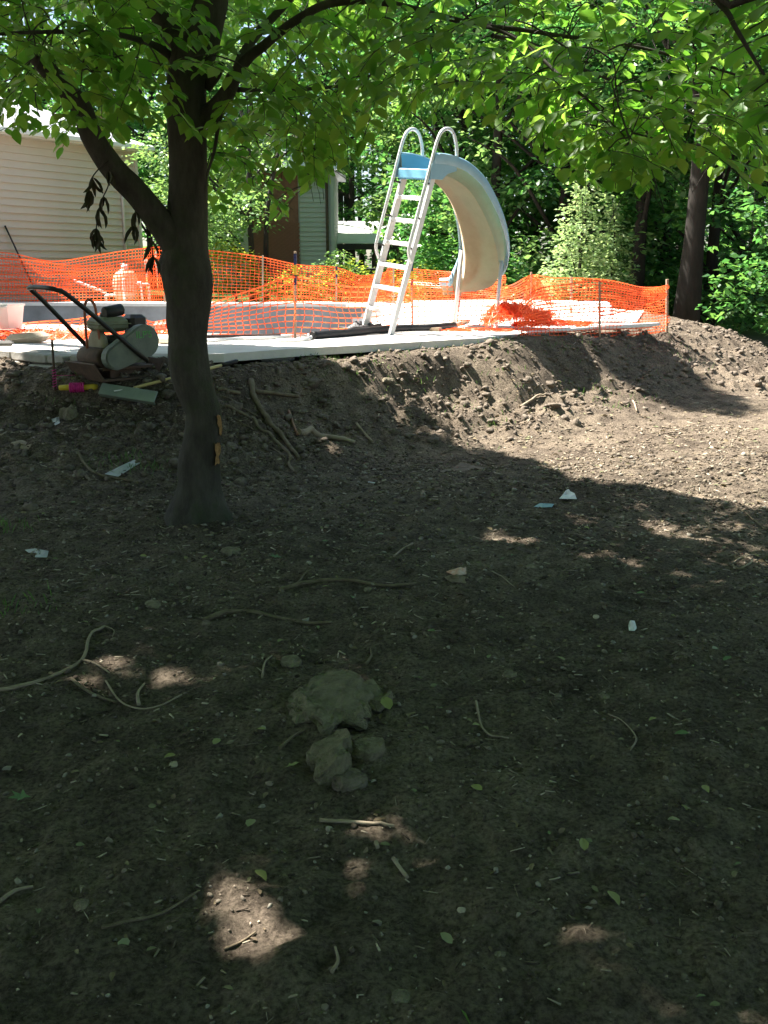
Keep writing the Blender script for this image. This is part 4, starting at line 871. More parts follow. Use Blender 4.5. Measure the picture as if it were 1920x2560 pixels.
# stub of a cut branch and bark wounds
b = MB(); b.tube([at(518, 215, TY) - BO, at(540, 190, TY - .05) - BO, at(556, 160, TY - .1) - BO], [.035, .028, .022], 10); b.build('branch_stub', M_bark, bt)
M_wound = mat('bare_wood_wound', (.14, .075, .03), (.42, .23, .085), 40, .8, 0, .004, 50)
for pts in ([(541, 1040), (552, 1040), (556, 1080), (551, 1088), (546, 1066)], [(536, 1110), (551, 1108), (553, 1122), (547, 1140), (548, 1160), (537, 1162), (541, 1140)]):
    jj = []
    for i in range(len(pts)):
        for t in (0, .25, .5, .75): (xa, ya_), (xb, yb_) = pts[i], pts[(i + 1) % len(pts)]; jj.append((xa + (xb - xa) * t + random.uniform(-1.6, 1.6), ya_ + (yb_ - ya_) * t + random.uniform(-2.5, 2.5)))
    pts = jj
    b = MB(); Q = [at(x, y, TY - .112 + max(0, (x - 535)) * .0034) - BO for x, y in pts]; Q2 = [q + Vector((-.006, .03, 0)) for q in Q]; n_ = len(Q)
    b.add(Q + Q2, [tuple(range(n_))] + [(i, (i + 1) % n_, (i + 1) % n_ + n_, i + n_) for i in range(n_)]); b.build('bark_wound', M_wound, bt)

def spray(rng, base, d, n, lf, pos, dirs, nrms, size, twigs):
    """a flat beech twig: alternate leaves in one drooping plane"""
    d = d / np.linalg.norm(d); side = np.cross(d, [0, 0, 1.0]); side /= np.linalg.norm(side) + 1e-6; up = np.cross(side, d); p = np.array(base, float); P = [p.copy()]
    for i in range(n):
        d = d + np.array([0, 0, -.045]) + rng.normal(0, .06, 3); d /= np.linalg.norm(d); p = p + d * lf * .42; P.append(p.copy()); s = 1 if i % 2 else -1
        ld = d * .65 + side * s * .75 + np.array([0, 0, -.35]) + rng.normal(0, .15, 3)
        pos.append(p + side * s * .01); dirs.append(ld); nrms.append(up + rng.normal(0, .28, 3)); size.append(lf * rng.uniform(.75, 1.15))
    pos.append(p); dirs.append(d); nrms.append(up); size.append(lf); twigs.append(P)
rng = np.random.default_rng(5)
lp_, ld_, ln_, ls_, tw_ = [], [], [], [], []
sk = np.array([p for L_ in SK for p in [q.to_tuple() for q in curve(L_, 4)]])
def zone(poly, n, Y0, Y1, leafsize, nl=(8, 15), zmax=None):
    xs = [p[0] for p in poly]; ys = [p[1] for p in poly]; k = 0
    while k < n:
        x, y = rng.uniform(min(xs), max(xs)), rng.uniform(min(ys), max(ys))
        if not inside(poly, np.array([x]), np.array([y]))[0]: continue
        Y = rng.uniform(Y0, Y1); p = np.array(at(x, y, Y)); j = np.argmin(((sk - p) ** 2).sum(1)); d = p - sk[j]; d[2] *= .35
        d = d / (np.linalg.norm(d) + 1e-6) + rng.normal(0, .45, 3) * np.array([1, 1, .3]) + np.array([.0, -.1, -.12]); bases.append((p, d)); 
        spray(rng, p - d / np.linalg.norm(d) * leafsize * 2.2, d, rng.integers(*nl), leafsize, lp_, ld_, ln_, ls_, tw_); k += 1
bases = []
zone([(-60, -60), (500, -60), (470, 150), (360, 250), (330, 330), (300, 260), (200, 330), (110, 300), (30, 330), (-60, 330)], 100, TY - 1.2, TY + 1.6, .105)
zone([(430, -60), (1000, -60), (1040, 240), (900, 320), (820, 360), (700, 330), (520, 300), (440, 200)], 120, TY - .9, TY + 2.4, .105)
zone([(500, 260), (880, 290), (870, 380), (780, 410), (690, 390), (560, 430), (500, 400)], 34, TY - .2, TY + 1.8, .10)
zone([(455, 380), (640, 380), (760, 460), (700, 560), (600, 470), (470, 520)], 12, TY - .2, TY + 1.2, .10, (4, 8))
zone([(900, -60), (1960, -60), (1960, 420), (1850, 470), (1720, 330), (1620, 420), (1500, 430), (1380, 370), (1290, 320), (1200, 260), (1000, 200)], 165, TY - 1.6, TY + 1.7, .105)
zone([(1280, 240), (1460, 300), (1600, 330), (1690, 430), (1560, 440), (1420, 390), (1300, 340)], 18, TY - 1.3, TY, .105)
zone([(1600, 250), (1920, 250), (1940, 430), (1800, 400)], 14, TY - 1.5, TY, .105)
n_inframe = len(lp_)
# the crown above the picture, which shades the foreground
for i in range(2500):
    a = rng.uniform(0, 2 * np.pi); rr = 4.8 * math.sqrt(rng.uniform()); z = rng.uniform(3.3, 8.2); rr *= math.sqrt(max(.05, 1 - ((z - 4.6) / 4.4) ** 2))
    p = np.array([BO.x + .3 + rr * math.cos(a), BO.y + rr * math.sin(a) * .95, z])
    if (z - 1.6) / max(.3, p[1]) < .27 and p[1] > 0: z = 1.6 + p[1] * rng.uniform(.28, .7); p[2] = z
    d = np.array([math.cos(a), math.sin(a), -.15]) + rng.normal(0, .35, 3)
    spray(rng, p, d, rng.integers(9, 16), .115, lp_, ld_, ln_, ls_, tw_)
lp_ = np.array(lp_); ld_ = np.array(ld_); ln_ = np.array(ln_); ls_ = np.array(ls_)
keep = shadow_keep(lp_); fr_ = frames(ld_, ln_)
def pixof(p):
    q = p - np.array(EYE); dz = q @ np.array(FWD); return 960 + F * q[:, 0] / dz, 1280 - F * (q @ np.array(UP)) / dz, dz
tipx, tipy, _d = pixof(lp_ + fr_[:, :, 0] * ls_[:, None]); lowx = [0, 60, 130, 210, 330, 430, 470, 560, 700, 760, 880, 960, 1020, 1240, 1330, 1400, 1600, 1700, 1800, 1920]; lowy = [330, 390, 400, 350, 400, 330, 480, 600, 590, 470, 440, 330, 300, 320, 370, 470, 500, 430, 440, 510]
keep &= ~((_d > 0) & (tipx > -50) & (tipx < 1970) & (tipy > np.interp(tipx, lowx, lowy) + rng.uniform(-15, 15, len(tipx))))
crown = link('crown', leaves_mesh('crown', (lp_ - np.array(BO))[n_inframe:][keep[n_inframe:]], fr_[n_inframe:][keep[n_inframe:]], ls_[n_inframe:][keep[n_inframe:]], OVAL, OVAL_F), M_beech, bt); crown['kind'] = 'stuff'
# in-picture leaves: the 300 that show largest are leaves of their own, the rest one mass
def pixof(p):
    q = p - np.array(EYE); dz = q @ np.array(FWD); return 960 + F * q[:, 0] / dz, 1280 - F * (q @ np.array(UP)) / dz, dz
ii = np.arange(n_inframe)[keep[:n_inframe]]
X, Yp, Dp = pixof(lp_[ii] + fr_[ii][:, :, 0] * ls_[ii][:, None] * .5); big = np.where((X > 0) & (X < 1920) & (Yp > 10), ls_[ii] / Dp, 0); order = ii[np.argsort(-big)]
rest = order[300:]
fo = link('foliage', leaves_mesh('foliage', lp_[rest] - np.array(BO), fr_[rest], ls_[rest], LEAF, LEAF_F), M_beech, bt); fo['kind'] = 'stuff'
leafme = np_mesh('leaf', LEAF, LEAF_F); leafme.materials.append(M_beech)
for k in order[:300]:
    o = link('leaf', leafme, None, bt); m4 = Matrix([list(fr_[k][r_]) for r_ in range(3)]).to_4x4(); o.matrix_local = Matrix.Translation(Vector(lp_[k]) - BO) @ m4 @ Matrix.Scale(float(ls_[k]), 4)
# twigs, each joined back to the nearest branch
b = MB(); nodes_ = sk.copy(); tws = sorted(range(len(tw_)), key=lambda i: ((sk - tw_[i][0]) ** 2).sum(1).min()); NN = [nodes_]; buf = np.array(nodes_)
for i in tws:
    P0 = tw_[i][0]; j = np.argmin(((buf - P0) ** 2).sum(1)); q = buf[j]; dist = np.linalg.norm(q - P0); bp_ = Vector(q); tp_ = Vector(P0)
    if dist > .02:
        mid = bp_.lerp(tp_, .5) + Vector((0, 0, dist * .10)) + Vector(rng.normal(0, .05 * dist, 3)); Pq = [bp_, mid, tp_]
        b.tube([p - BO for p in curve(Pq, 3)], lerp_list([.004 + .003 * min(dist, 2), .003], 7), 4, False)
        buf = np.vstack([buf, [mid.to_tuple()], [P0]])
    b.tube([Vector(p) - BO for p in tw_[i][::2] + ([tw_[i][-1]] if len(tw_[i]) % 2 == 0 else [])], .0022, 3, False)
tg = b.build('twigs', M_bark, bt); tg['kind'] = 'stuff'
# hanging spray of withered leaves under the leaning limb
b = MB(); wl = []
def hang(pix, Y):
    Pq = [at(x, y, Y) for x, y in pix]; Q = curve(Pq, 4); b.tube([p - BO for p in Q], .004, 5, False); return Q
for pix, spots in (([(272, 415), (272, 460), (255, 500), (245, 540), (240, 580)], ((1, 3), (7, 3), (10, 4), (15, 5), (16, 6))), ([(270, 400), (240, 430), (225, 455), (222, 480)], ((6, 4), (11, 5))), ([(330, 490), (340, 540), (335, 570)], ((3, 3), (7, 5))), ([(372, 545), (378, 600), (382, 640)], ((4, 2), (8, 4)))):
    Q = hang(pix, TY - .3)
    for i, k in spots:
        for _ in range(k): wl.append((Q[min(i, len(Q) - 1)], random.uniform(.07, .11)))
b.build('withered_twig', M_bark, bt)
pp = np.array([w[0].to_tuple() for w in wl]) - np.array(BO); dd_ = np.stack([rng.normal(0, .35, len(wl)), rng.normal(0, .35, len(wl)), -np.ones(len(wl))], -1)
wlm = LEAF * np.array([1, .34, 2.2]); fw = frames(dd_, rng.normal(size=(len(wl), 3)))
for k in range(len(wl)):
    if k == 0: wme = np_mesh('withered_leaf', wlm, LEAF_F); wme.materials.append(M_wilt)
    o = link('withered_leaf', wme, None, bt); o.matrix_local = Matrix.Translation(Vector(pp[k])) @ Matrix([list(fw[k][r_]) for r_ in range(3)]).to_4x4() @ Matrix.Scale(wl[k][1] * 1.25, 4)

# ------------------------------------------------------------------ woodland
def tree(name, label, loc, h, tr, clumps, nleaf, lsize, m, seed, group=None, lean=(0, 0), bark=None, filt=True, forks=5, tmpl=(DIA, DIA_F), flat=.6, cat='tree'):
    rng = np.random.default_rng(seed); x, y = loc; z = gz(x, y) - .06; o = empty(name, (x, y, z), label, cat, group); b = MB(); n = 7
    P = [Vector((lean[0] * t + .12 * math.sin(t * 5 + seed) * t, lean[1] * t + .1 * math.cos(t * 4 + seed) * t, h * t)) for t in np.linspace(0, 1, n)]
    if tr > 0:
        tubeN(P, [tr * (1.35 if t == 0 else 1 - .8 * t) for t in np.linspace(0, 1, n)], 12, seed % 50, .06, 2).build('trunk', bark or M_bark2, o)
        b = MB(); C = sorted(clumps, key=lambda c_: -c_[3])[:forks * 3]
        for c_ in C:
            e = Vector(c_[:3]); i = max(1, min(n - 2, int((e.z / h) * (n - 1) * .8))); s = P[i]; mid = s.lerp(e, .55) + Vector((0, 0, .12 * (e - s).length)); r0 = tr * .35 * (1 - i / n) + .012
            b.tube(curve([s, mid, e], 3), lerp_list([r0, r0 * .6, .01], 7), 6, False)
        b.build('branches', bark or M_bark2, o)
    pos, fr, sz = clump_leaves(rng, clumps, nleaf, lsize, flat); 
    if filt and h > 5: k = shadow_keep(pos + np.array([x, y, z])); pos, fr, sz = pos[k], fr[k], sz[k]
    cr = link('crown', leaves_mesh('crown', pos, fr, sz, *tmpl), m, o); cr['kind'] = 'stuff'; return o
def crown_clumps(seed, h0, h1, r, n, sx=1, sy=1, cx=0, cy=0, cs=(.5, 1.1)):
    rng = np.random.default_rng(seed + 100); out = []
    for i in range(n):
        z = rng.uniform(h0, h1); u = (z - h0) / (h1 - h0); rr = r * (.45 + .75 * math.sin(math.pi * min(1, .15 + .85 * (1 - u)))) * math.sqrt(rng.uniform(.1, 1)); a = rng.uniform(0, 2 * np.pi); s = rng.uniform(*cs)
        out.append((cx + rr * math.cos(a) * sx, cy + rr * math.sin(a) * sy, z, s, s, s * .5))
    return out
WG = 'woodland trees behind the pool'
def wx(px, Y): return at(px, 680, Y).x
# trees one can pick out
tree('woodland_tree', 'dark straight trunk rising from the woods left of the stout trunk', (wx(1592, 24), 24), 13, .19, crown_clumps(1, 4.2, 13, 3.0, 44), 9000, .17, M_wood, 1)
tree('woodland_tree', 'stout dark trunk at the woods edge right of the netting corner', (wx(1722, 21), 21), 14, .25, crown_clumps(2, 5.2, 14, 3.6, 50), 11000, .17, M_wood, 2, lean=(.35, .2))
tw = tree('twin_trunk_tree', 'small leafy tree with twin thin trunks left of the striped stake', (wx(633, 27), 27), 6.5, .10, crown_clumps(3, 1.5, 7.0, 2.0, 50, .9, 1, -1.0), 10500, .14, M_bright, 3)
b = MB(); b.tube(curve([(.32, 0, 0), (.36, .05, 1.2), (.45, .1, 2.6), (.8, .2, 4.2)], 4), lerp_list([.10, .04], 13), 8); b.build('second_trunk', M_bark2, tw)
tree('sapling', 'pale sunlit young tree with a pointed crown right of the slide', (wx(1452, 22), 22), 4.1, .05, [(wx(1452 + dx, 22) - wx(1452, 22), .2 * math.sin(dx), zz, rr, rr, rr * .9) for dx, zz, rr in ((0, 3.75, .22), (12, 3.3, .3), (-14, 2.95, .35), (18, 2.6, .42), (-22, 2.3, .45), (10, 1.9, .6), (-40, 1.7, .4), (40, 1.5, .5), (-30, 1.1, .65), (30, .9, .7), (-5, .6, .8), (-60, .6, .4))], 3600, .115, M_sunlit, 4)
tree('sapling', 'smaller pale sunlit young tree just right of the pointed sapling', (wx(1525, 22.6), 22.6), 2.9, .04, [(.0, 0, 2.6, .16, .16, .3), (.05, 0, 2.1, .25, .25, .3), (.25, 0, 1.9, .2, .2, .3), (-.1, 0, 1.5, .35, .35, .4), (.3, 0, 1.2, .35, .35, .4), (0, 0, .7, .5, .5, .45)], 1200, .115, M_sunlit, 5)
tree('maple_tree', 'leafy bright green tree spreading at the right edge of the picture', (wx(1990, 17), 17), 8, .16, [(-.5 + .35 * math.cos(i * 2.4) * (1 + .12 * i) - .35 * (i % 4), .5 * math.sin(i * 1.7), .7 + i * .16, .55, .6, .28) for i in range(32)] + crown_clumps(6, 4.5, 8, 2.0, 18, .8, 1, .6), 9000, .15, M_wood, 6)
tree('flowering_shrub', 'low pale leafed shrub behind the far netting near the grey house', (wx(850, 26), 26), 1.0, .03, [(dx, 0, z, .4, .35, .3) for dx, z in ((-.4, .9), (0, 1.15), (.4, .8), (.8, .5), (-.1, .5), (.5, .3))], 1300, .10, M_bright, 7, cat='shrub')
YG = 'yellow green bushes behind the far netting'
for i, (px, hh) in enumerate(((755, .8), (905, .95), (1085, .8))):
    tree('yellow_bush', ('yellow green bush behind netting left of the banded far stake', 'taller yellow green bush seen through netting left of the ladder', 'yellow green bush seen through netting right of the ladder')[i], (wx(px, 25.6), 25.6), hh, .03, [(dx * .4, .1 * dx, hh * (.35 + .3 * ((j * 7) % 3)), .45, .35, .3) for j, dx in enumerate((-2.2, -1.3, -.5, .3, 1.1, 2.0, 0))], 1500, .10, M_yellow, 40 + i, YG, cat='shrub')
tree('yellow_bush', 'yellow green bush behind netting right beside the trunk', (wx(590, 26.2), 26.2), 1.6, .03, [(dx * .45, 0, z, .45, .35, .35) for dx, z in ((-1.5, 1.2), (-.5, 1.4), (.5, 1.2), (1.3, .7), (-1, .6), (0, .7))], 1700, .10, M_yellow, 48, YG, cat='shrub')
# the mass of the woods, each tree with its own trunk and crown
wspots = [(1085, 33, 9), (1150, 29, 10), (1230, 27, 9), (1330, 31, 12), (1400, 26.5, 10), (1500, 29, 11), (1660, 27, 11), (1780, 25, 10), (1880, 29, 12), (2010, 23, 11), (1180, 38, 14), (1420, 38, 15), (1620, 36, 14), (1850, 38, 15), (880, 48, 13), (760, 46, 12), (500, 36, 11), (480, 40, 12), (380, 44, 14), (200, 46, 14), (30, 44, 15), (1000, 46, 15), (1270, 46, 16), (2150, 32, 14), (-180, 46, 15), (560, 50, 15)]
lab_far = 'leafy tree in the dense green woods beyond the far fence'
for i, (px, Y, h) in enumerate(wspots):
    r_ = 2.6 + .05 * Y; low = .6 if (px > 1000 and Y < 40) else 2.6
    if px < 1000: low = 3.0 if px > 700 else 2.0
    if px in (1085, 1150): r_ = 2.3; low = 1.0
    if px == 500: r_ = 2.8
    lab = {1085: 'leafy tree in the woods right behind the slide ladder', 1150: 'leafy tree in the woods directly behind the slide top', 1230: 'dark leafy tree in the woods just right of the slide chute', 1400: 'leafy tree in the woods behind the pointed sapling', 1500: 'leafy tree between the pointed sapling and the straight dark trunk', 1660: 'leafy tree between the straight dark trunk and the stout trunk', 1780: 'leafy tree just right of the stout dark trunk', 500: 'leafy tree in the woods right behind the beech trunk', 380: 'tall leafy tree rising behind the house roof corner', 30: 'tall leafy tree behind the house at far left'}.get(px, lab_far)
    tree('woodland_tree', lab, (wx(px, Y), Y), h, .16 + .02 * (i % 3), crown_clumps(60 + i, low, h + 1, r_, 50, cs=(.6, 1.3)), 11500, .165 + .0012 * Y, M_wood if i % 4 else M_bright, 60 + i, WG)
# far-off wood that reads as one mass
rng = np.random.default_rng(77); cl_ = []
for i in range(420):
    a = rng.uniform(-.85, .85); d = rng.uniform(52, 72); cl_.append((d * math.sin(a), d * math.cos(a), rng.uniform(1, 22), 2.2, 2.0, 1.3))
for i in range(120):
    a = rng.uniform(R(35), R(325)); d = rng.uniform(26, 40); cl_.append((d * math.sin(a), d * math.cos(a), rng.uniform(2, 14), 2.6, 2.6, 1.6))
pos, fr, sz = clump_leaves(rng, cl_, 130000, .42, .7); k = shadow_keep(pos); fw_ = link('far_woods', leaves_mesh('far_woods', pos[k], fr[k], sz[k]), M_wood)
tag(fw_, 'dense green woods far behind everything', 'woods', None, 'stuff')
b = MB()
for i in range(90):
    a = rng.uniform(-.75, .75); d = rng.uniform(50, 66); x, y = d * math.sin(a), d * math.cos(a); b.tube([(x, y, .2), (x + rng.normal(0, .3), y, 16)], [.22, .1], 6, False)
ft_ = b.build('far_trunks', M_bark2); tag(ft_, 'trunks inside the far woods', 'woods', None, 'stuff')
# unseen trees added outside the picture to shade the foreground and block sky
tree('shade_tree', 'tree standing beside the house out of the picture on the left', (-8.8, 12.6), 13, .24, crown_clumps(31, 4.6, 9.5, 3.7, 60, 1, 1, 1.7, -2.2) + crown_clumps(37, 4.4, 8.4, 2.2, 34, 1, 1, 3.0, -4.4) + crown_clumps(38, 5.2, 7.8, 1.6, 28, 1, 1, 4.4, -2.3) + [(4.4 + .8 * math.cos(i * 2), 3.2 + .9 * math.sin(i * 1.3), 10.6 + .12 * i, 1.1, 1.0, .5) for i in range(12)], 100000, .17, M_wood, 31)
tree('shade_tree', 'tree standing out of the picture to the left of the camera', (-5.6, 2.6), 10, .22, crown_clumps(32, 3.4, 10, 4.4, 70, 1, 1, .3, .3) + crown_clumps(36, 5.0, 9, 2.6, 40, 1, 1, 2.9, 1.3), 85000, .17, M_beech, 32)
tree('shade_tree', 'unseen tree added behind the camera', (1.5, -4.6), 11, .24, crown_clumps(33, 3.2, 11, 4.6, 70), 52000, .19, M_beech, 33)
tree('shade_tree', 'unseen tree added behind the camera to the left', (-5.5, -4.5), 12, .25, crown_clumps(35, 3.4, 11, 4.6, 70), 46000, .2, M_beech, 35)
# tree at the right whose near leaves hang into the top corner
rng = np.random.default_rng(91)
rt = tree('shade_tree', 'tree at the right whose dark leaves hang into the top right corner', (4.6, 1.9), 9, .2, crown_clumps(34, 3.9, 9, 3.6, 56, 1, 1, .4, -.6), 46000, .17, M_beech, 34); RO = Vector(rt.location)
lp2, ld2, ln2, ls2, tw2 = [], [], [], [], []
for px, py, Y in ((1930, 60, 3.0), (1860, 20, 3.1), (1790, 10, 3.2), (1900, 150, 3.0), (1940, 230, 3.0), (1960, 120, 2.8), (1830, 90, 3.3), (1740, -30, 3.2), (1900, -40, 3.0), (1990, 260, 2.9)):
    p = np.array(at(px, py, Y)); spray(rng, p + np.array([.22, .02, .04]), np.array([-1, .1, -.25]), 6, .10, lp2, ld2, ln2, ls2, tw2)
lp2 = np.array(lp2); fr2 = frames(np.array(ld2), np.array(ln2))
b = MB(); Pq = [Vector((3.9, 2.2, 4.2)), at(2150, -160, 2.9), at(1805, -40, 3.05), at(1825, 40, 3.05), at(1860, 105, 3.05), at(1900, 170, 3.05), at(1935, 225, 3.05)]
b.tube([p - RO for p in curve(Pq, 5)], lerp_list([.03, .012, .009, .007, .005, .003], 31), 7)
hub = [Vector(p) for p in curve(Pq, 5)]
for t in tw2:
    s = min(hub, key=lambda q: (q - Vector(t[0])).length); b.tube([s - RO] + [Vector(p) - RO for p in t], .003, 4, False)
b.build('hanging_branch', M_bark, rt)
leaf2 = np_mesh('leaf', LEAF, LEAF_F); leaf2.materials.append(M_beech)
for k in range(len(lp2)):
    o = link('leaf', leaf2, None, rt); o.matrix_local = Matrix.Translation(Vector(lp2[k]) - RO) @ Matrix([list(fr2[k][r_]) for r_ in range(3)]).to_4x4() @ Matrix.Scale(float(ls2[k]), 4)

# ------------------------------------------------------------------ rocks, sticks, litter
def rock(name, label, pts, h, m, cat='rock', seed=1, sub=4, sink=.3, flat=.55):
    P = [gpix(x, y) for x, y in pts]; ctr = sum(P, Vector()) / len(P); A = np.array([math.atan2(p.y - ctr.y, p.x - ctr.x) for p in P]); Rr = np.array([math.hypot(p.y - ctr.y, p.x - ctr.x) for p in P]); o = np.argsort(A); A, Rr = A[o], Rr[o]
    bm = bmesh.new(); bmesh.ops.create_icosphere(bm, subdivisions=sub, radius=1); me = bpy.data.meshes.new(name)
    for v in bm.verts:
        a = math.atan2(v.co.y, v.co.x); rr = float(np.interp(a, np.r_[A[-1] - 2 * np.pi, A, A[0] + 2 * np.pi], np.r_[Rr[-1], Rr, Rr[0]])); e = math.hypot(v.co.x, v.co.y)
        x, y = math.cos(a) * rr * e ** .8, math.sin(a) * rr * e ** .8; z = math.copysign(abs(v.co.z) ** flat, v.co.z) * h
        q = np.array([x * 9 + seed]), np.array([y * 9 + v.co.z * 2]); z += h * .5 * float(fbm(*q, seed, 4)[0]) + h * .3 * float(perlin(q[0] * 5, q[1] * 5, seed + 3)[0])
        f = 1 + .20 * float(fbm(q[0] * 1.7, q[1] * 1.7, seed + 7, 4)[0]); v.co = Vector((x * f, y * f, z))
    bm.to_mesh(me); bm.free(); r_ = link(name, me, m, None, (ctr.x, ctr.y, gz(ctr.x, ctr.y) + h * (1 - 2 * sink) * .5), False); return tag(r_, label, cat)
rock('rock_slab', 'broad flat grey tan rock slab half sunk in the foreground mud', [(726, 1768), (745, 1742), (795, 1722), (850, 1718), (900, 1735), (920, 1790), (905, 1830), (850, 1815), (800, 1850), (790, 1815), (735, 1795)], .04, M_rock, seed=3)
rock('rock_fragment', 'grey tan rock lobe against the right end of the broad slab', [(898, 1735), (930, 1722), (955, 1742), (970, 1768), (950, 1782), (915, 1782)], .04, M_rock, seed=5, sub=3)
rock('rock_fragment', 'narrow upright tan rock fragment below the broad slab', [(796, 1978), (800, 1935), (848, 1852), (866, 1862), (864, 1905), (818, 1962)], .055, M_rock, seed=8, sub=3)
rock('rock_fragment', 'low broken rock piece right of the narrow upright fragment', [(880, 1875), (930, 1862), (955, 1868), (950, 1895), (925, 1905), (885, 1895)], .028, M_rock, seed=9, sub=3)
rock('rock_fragment', 'low dark rock lump below the narrow upright fragment', [(830, 1965), (860, 1945), (910, 1950), (915, 1970), (870, 1985)], .025, M_clod, seed=10, sub=3)
rock('boulder', 'small mossy rounded boulder at the left on the dark slope', [(152, 1040), (160, 1028), (185, 1026), (195, 1042), (185, 1052), (160, 1052)], .06, M_rock, 'rock', 11, 3)
for i, (x, y, s, m, lb) in enumerate(((1275, 1690, 17, M_rock, 'grey stone half buried in shade right of the rock slab'), (730, 1662, 24, M_rock, 'lumpy tan stone just above the broad rock slab'), (1250, 2392, 13, M_rock, 'smooth grey pebble near the bottom right of the picture'), (1000, 2500, 26, M_rock, 'flat mossy stone at the bottom edge of the picture'), (1160, 1178, 13, M_clod, 'dark lone stone at the foot of the sunlit bank'), (385, 1518, 14, M_rock, 'grey flat stone left of the dark roots'), (205, 2270, 22, M_rock, 'grey stone chip at lower left'), (1155, 2285, 12, M_tan, 'small angular pale stone right of the sun patch'), (435, 1915, 9, M_tan, 'tiny round pale pebble left of the sun patches'), (1330, 1420, 10, M_rock, 'small grey stone in shade below the white bag'), (1395, 1742, 9, M_rock, 'small bluish pebble right of the rock slab'), (1510, 1745, 13, M_rock, 'round grey stone at right in deep shade'), (920, 1475, 12, M_rock, 'grey stone above the dark root'), (575, 1380, 20, M_rock, 'pale buried stone right below the trunk'), (515, 1560, 10, M_clod, 'dark stone at the end of the dark root'), (970, 955, 16, M_rock, 'large tan stone on the sunny bank below the ladder'), (760, 962, 13, M_clod, 'black lump of coal like soil on the ledge right of the roots'), (1490, 1545, 8, M_tan, 'pale flat chip in shade at right'))):
    q = gpix(x, y); rock('stone', lb, [(x + s * math.cos(a) * random.uniform(.8, 1.2), y + s * .6 * math.sin(a) * random.uniform(.8, 1.2)) for a in np.linspace(0, 5.6, 8)], s / F * q.y * .45, m, 'stone', 20 + i, 2, .25, .8)

def stick(name, label, pix, rad, m, cat='stick', taper=.6, seg=8, lift=.6, forks=(), part='wood', smooth=5):
    Q = []
    for x, y in pix: q = gpix(x, y); Q.append(q)
    o0 = Q[0].copy(); o = empty(name, o0, label, cat); C = curve(Q, smooth); n = len(C)
    for i, p in enumerate(C): p.z = max(p.z, gz(p.x, p.y) - rad * .2) + rad * lift
    MB().tube([p - o0 for p in C], [rad * (1 - (1 - taper) * i / (n - 1)) for i in range(n)], seg, True, True, .10).build(part, m, o)
    for fp, fr in forks:
        C2 = curve([gpix(x, y) for x, y in fp], smooth)
        for p in C2: p.z += fr * lift + .004
        MB().tube([p - o0 for p in C2], [fr * (1 - .5 * i / (len(C2) - 1)) for i in range(len(C2))], 6, True, True, .1).build('side_branch', m, o)
    return o
stick('thick_root', 'thick pale torn root running down the bank right of the trunk', [(628, 961), (635, 1001), (653, 1030), (675, 1070), (707, 1102), (747, 1157)], .027, M_root, 'root', .75, 10, 1.0)
stick('forked_root', 'forked pale root curving down below the thick torn root', [(563, 1023), (617, 1045), (650, 1081), (689, 1110), (725, 1146), (722, 1168), (740, 1189)], .014, M_root, 'root', .9, 8, 1.4, [([(586, 1050), (615, 1070), (652, 1085)], .006), ([(680, 1125), (705, 1142), (720, 1160)], .007)])
stick('thin_root', 'thin root stretched between the trunk and the thick torn root', [(555, 998), (603, 1023), (650, 1052)], .007, M_root, 'root', .8, 6, 2)
stick('decayed_log', 'short decayed log lying at the foot of the dark bank', [(747, 1088), (798, 1095), (852, 1102), (888, 1113)], .032, M_twig, 'log', .5, 10, .7)
stick('brown_peg', 'leaning brown wooden peg in the dark bank', [(722, 1034), (732, 1062), (744, 1092)], .014, mat('brown_peg', (.2, .1, .06), (.3, .16, .1)), 'peg', .9, 6, 1.2)
stick('split_board', 'pale splintered board end sticking from the foot of the bank', [(892, 1066), (912, 1090), (932, 1113)], .017, M_twig, 'board', .9, 4, .9)
stick('bent_root', 'bent grey root on the ledge above the thick torn root', [(631, 961), (639, 983), (675, 987), (711, 994), (747, 998)], .022, M_root, 'root', .7, 9, .8)
stick('root_end', 'short root end emerging right behind the trunk', [(545, 982), (575, 986), (600, 992)], .018, M_root, 'root', .8, 8, .8)
stick('long_branch', 'long forked dead branch lying at the left in the foreground', [(-60, 1750), (20, 1732), (120, 1700), (205, 1655), (225, 1600), (262, 1572)], .009, M_twig, 'branch', .7, 7, .9, [([(205, 1655), (240, 1672), (275, 1690)], .006), ([(262, 1572), (285, 1580), (282, 1600)], .004)])
stick('branch', 'dead branch with an upright stub left of the sun patches', [(178, 1705), (230, 1738), (290, 1760)], .007, M_root, 'branch', .7, 6, .9)
stick('curved_twig', 'thin curved twig beside the left sun patch', [(265, 1712), (300, 1755), (350, 1775), (400, 1768), (455, 1742)], .0045, M_twig, 'twig', .7, 6, 1, [([(348, 1774), (345, 1740), (362, 1718)], .008)])
stick('surface_root', 'dark root surfacing in the middle of the shaded mud', [(700, 1479), (770, 1462), (868, 1456), (960, 1466), (1040, 1462)], .013, M_root, 'root', .6, 8, .4, [([(742, 1468), (760, 1440), (770, 1430)], .007)])
stick('surface_root', 'dark root with a broad end lower in the shaded mud', [(509, 1555), (579, 1537), (694, 1549), (770, 1563), (830, 1560)], .014, M_root, 'root', .5, 8, .4)
stick('hooked_twig', 'hooked dry twig right of the rock slab', [(1190, 1758), (1197, 1800), (1205, 1826), (1230, 1845), (1272, 1856)], .005, M_twig, 'twig', .7, 6, 1)
stick('short_twig', 'short pale twig in the mid ground shade', [(985, 1395), (1005, 1378), (1032, 1362)], .007, M_twig, 'twig', .8, 6, 1)
stick('wood_peg', 'short straight pale stick right of the large sun patch', [(983, 2152), (1000, 2178), (1018, 2206)], .0065, M_twig, 'stick', .9, 7, 1)
stick('wood_peg', 'flat broken stick above the sun patch row', [(940, 2110), (944, 2128)], .007, M_twig, 'stick', .9, 6, 1)
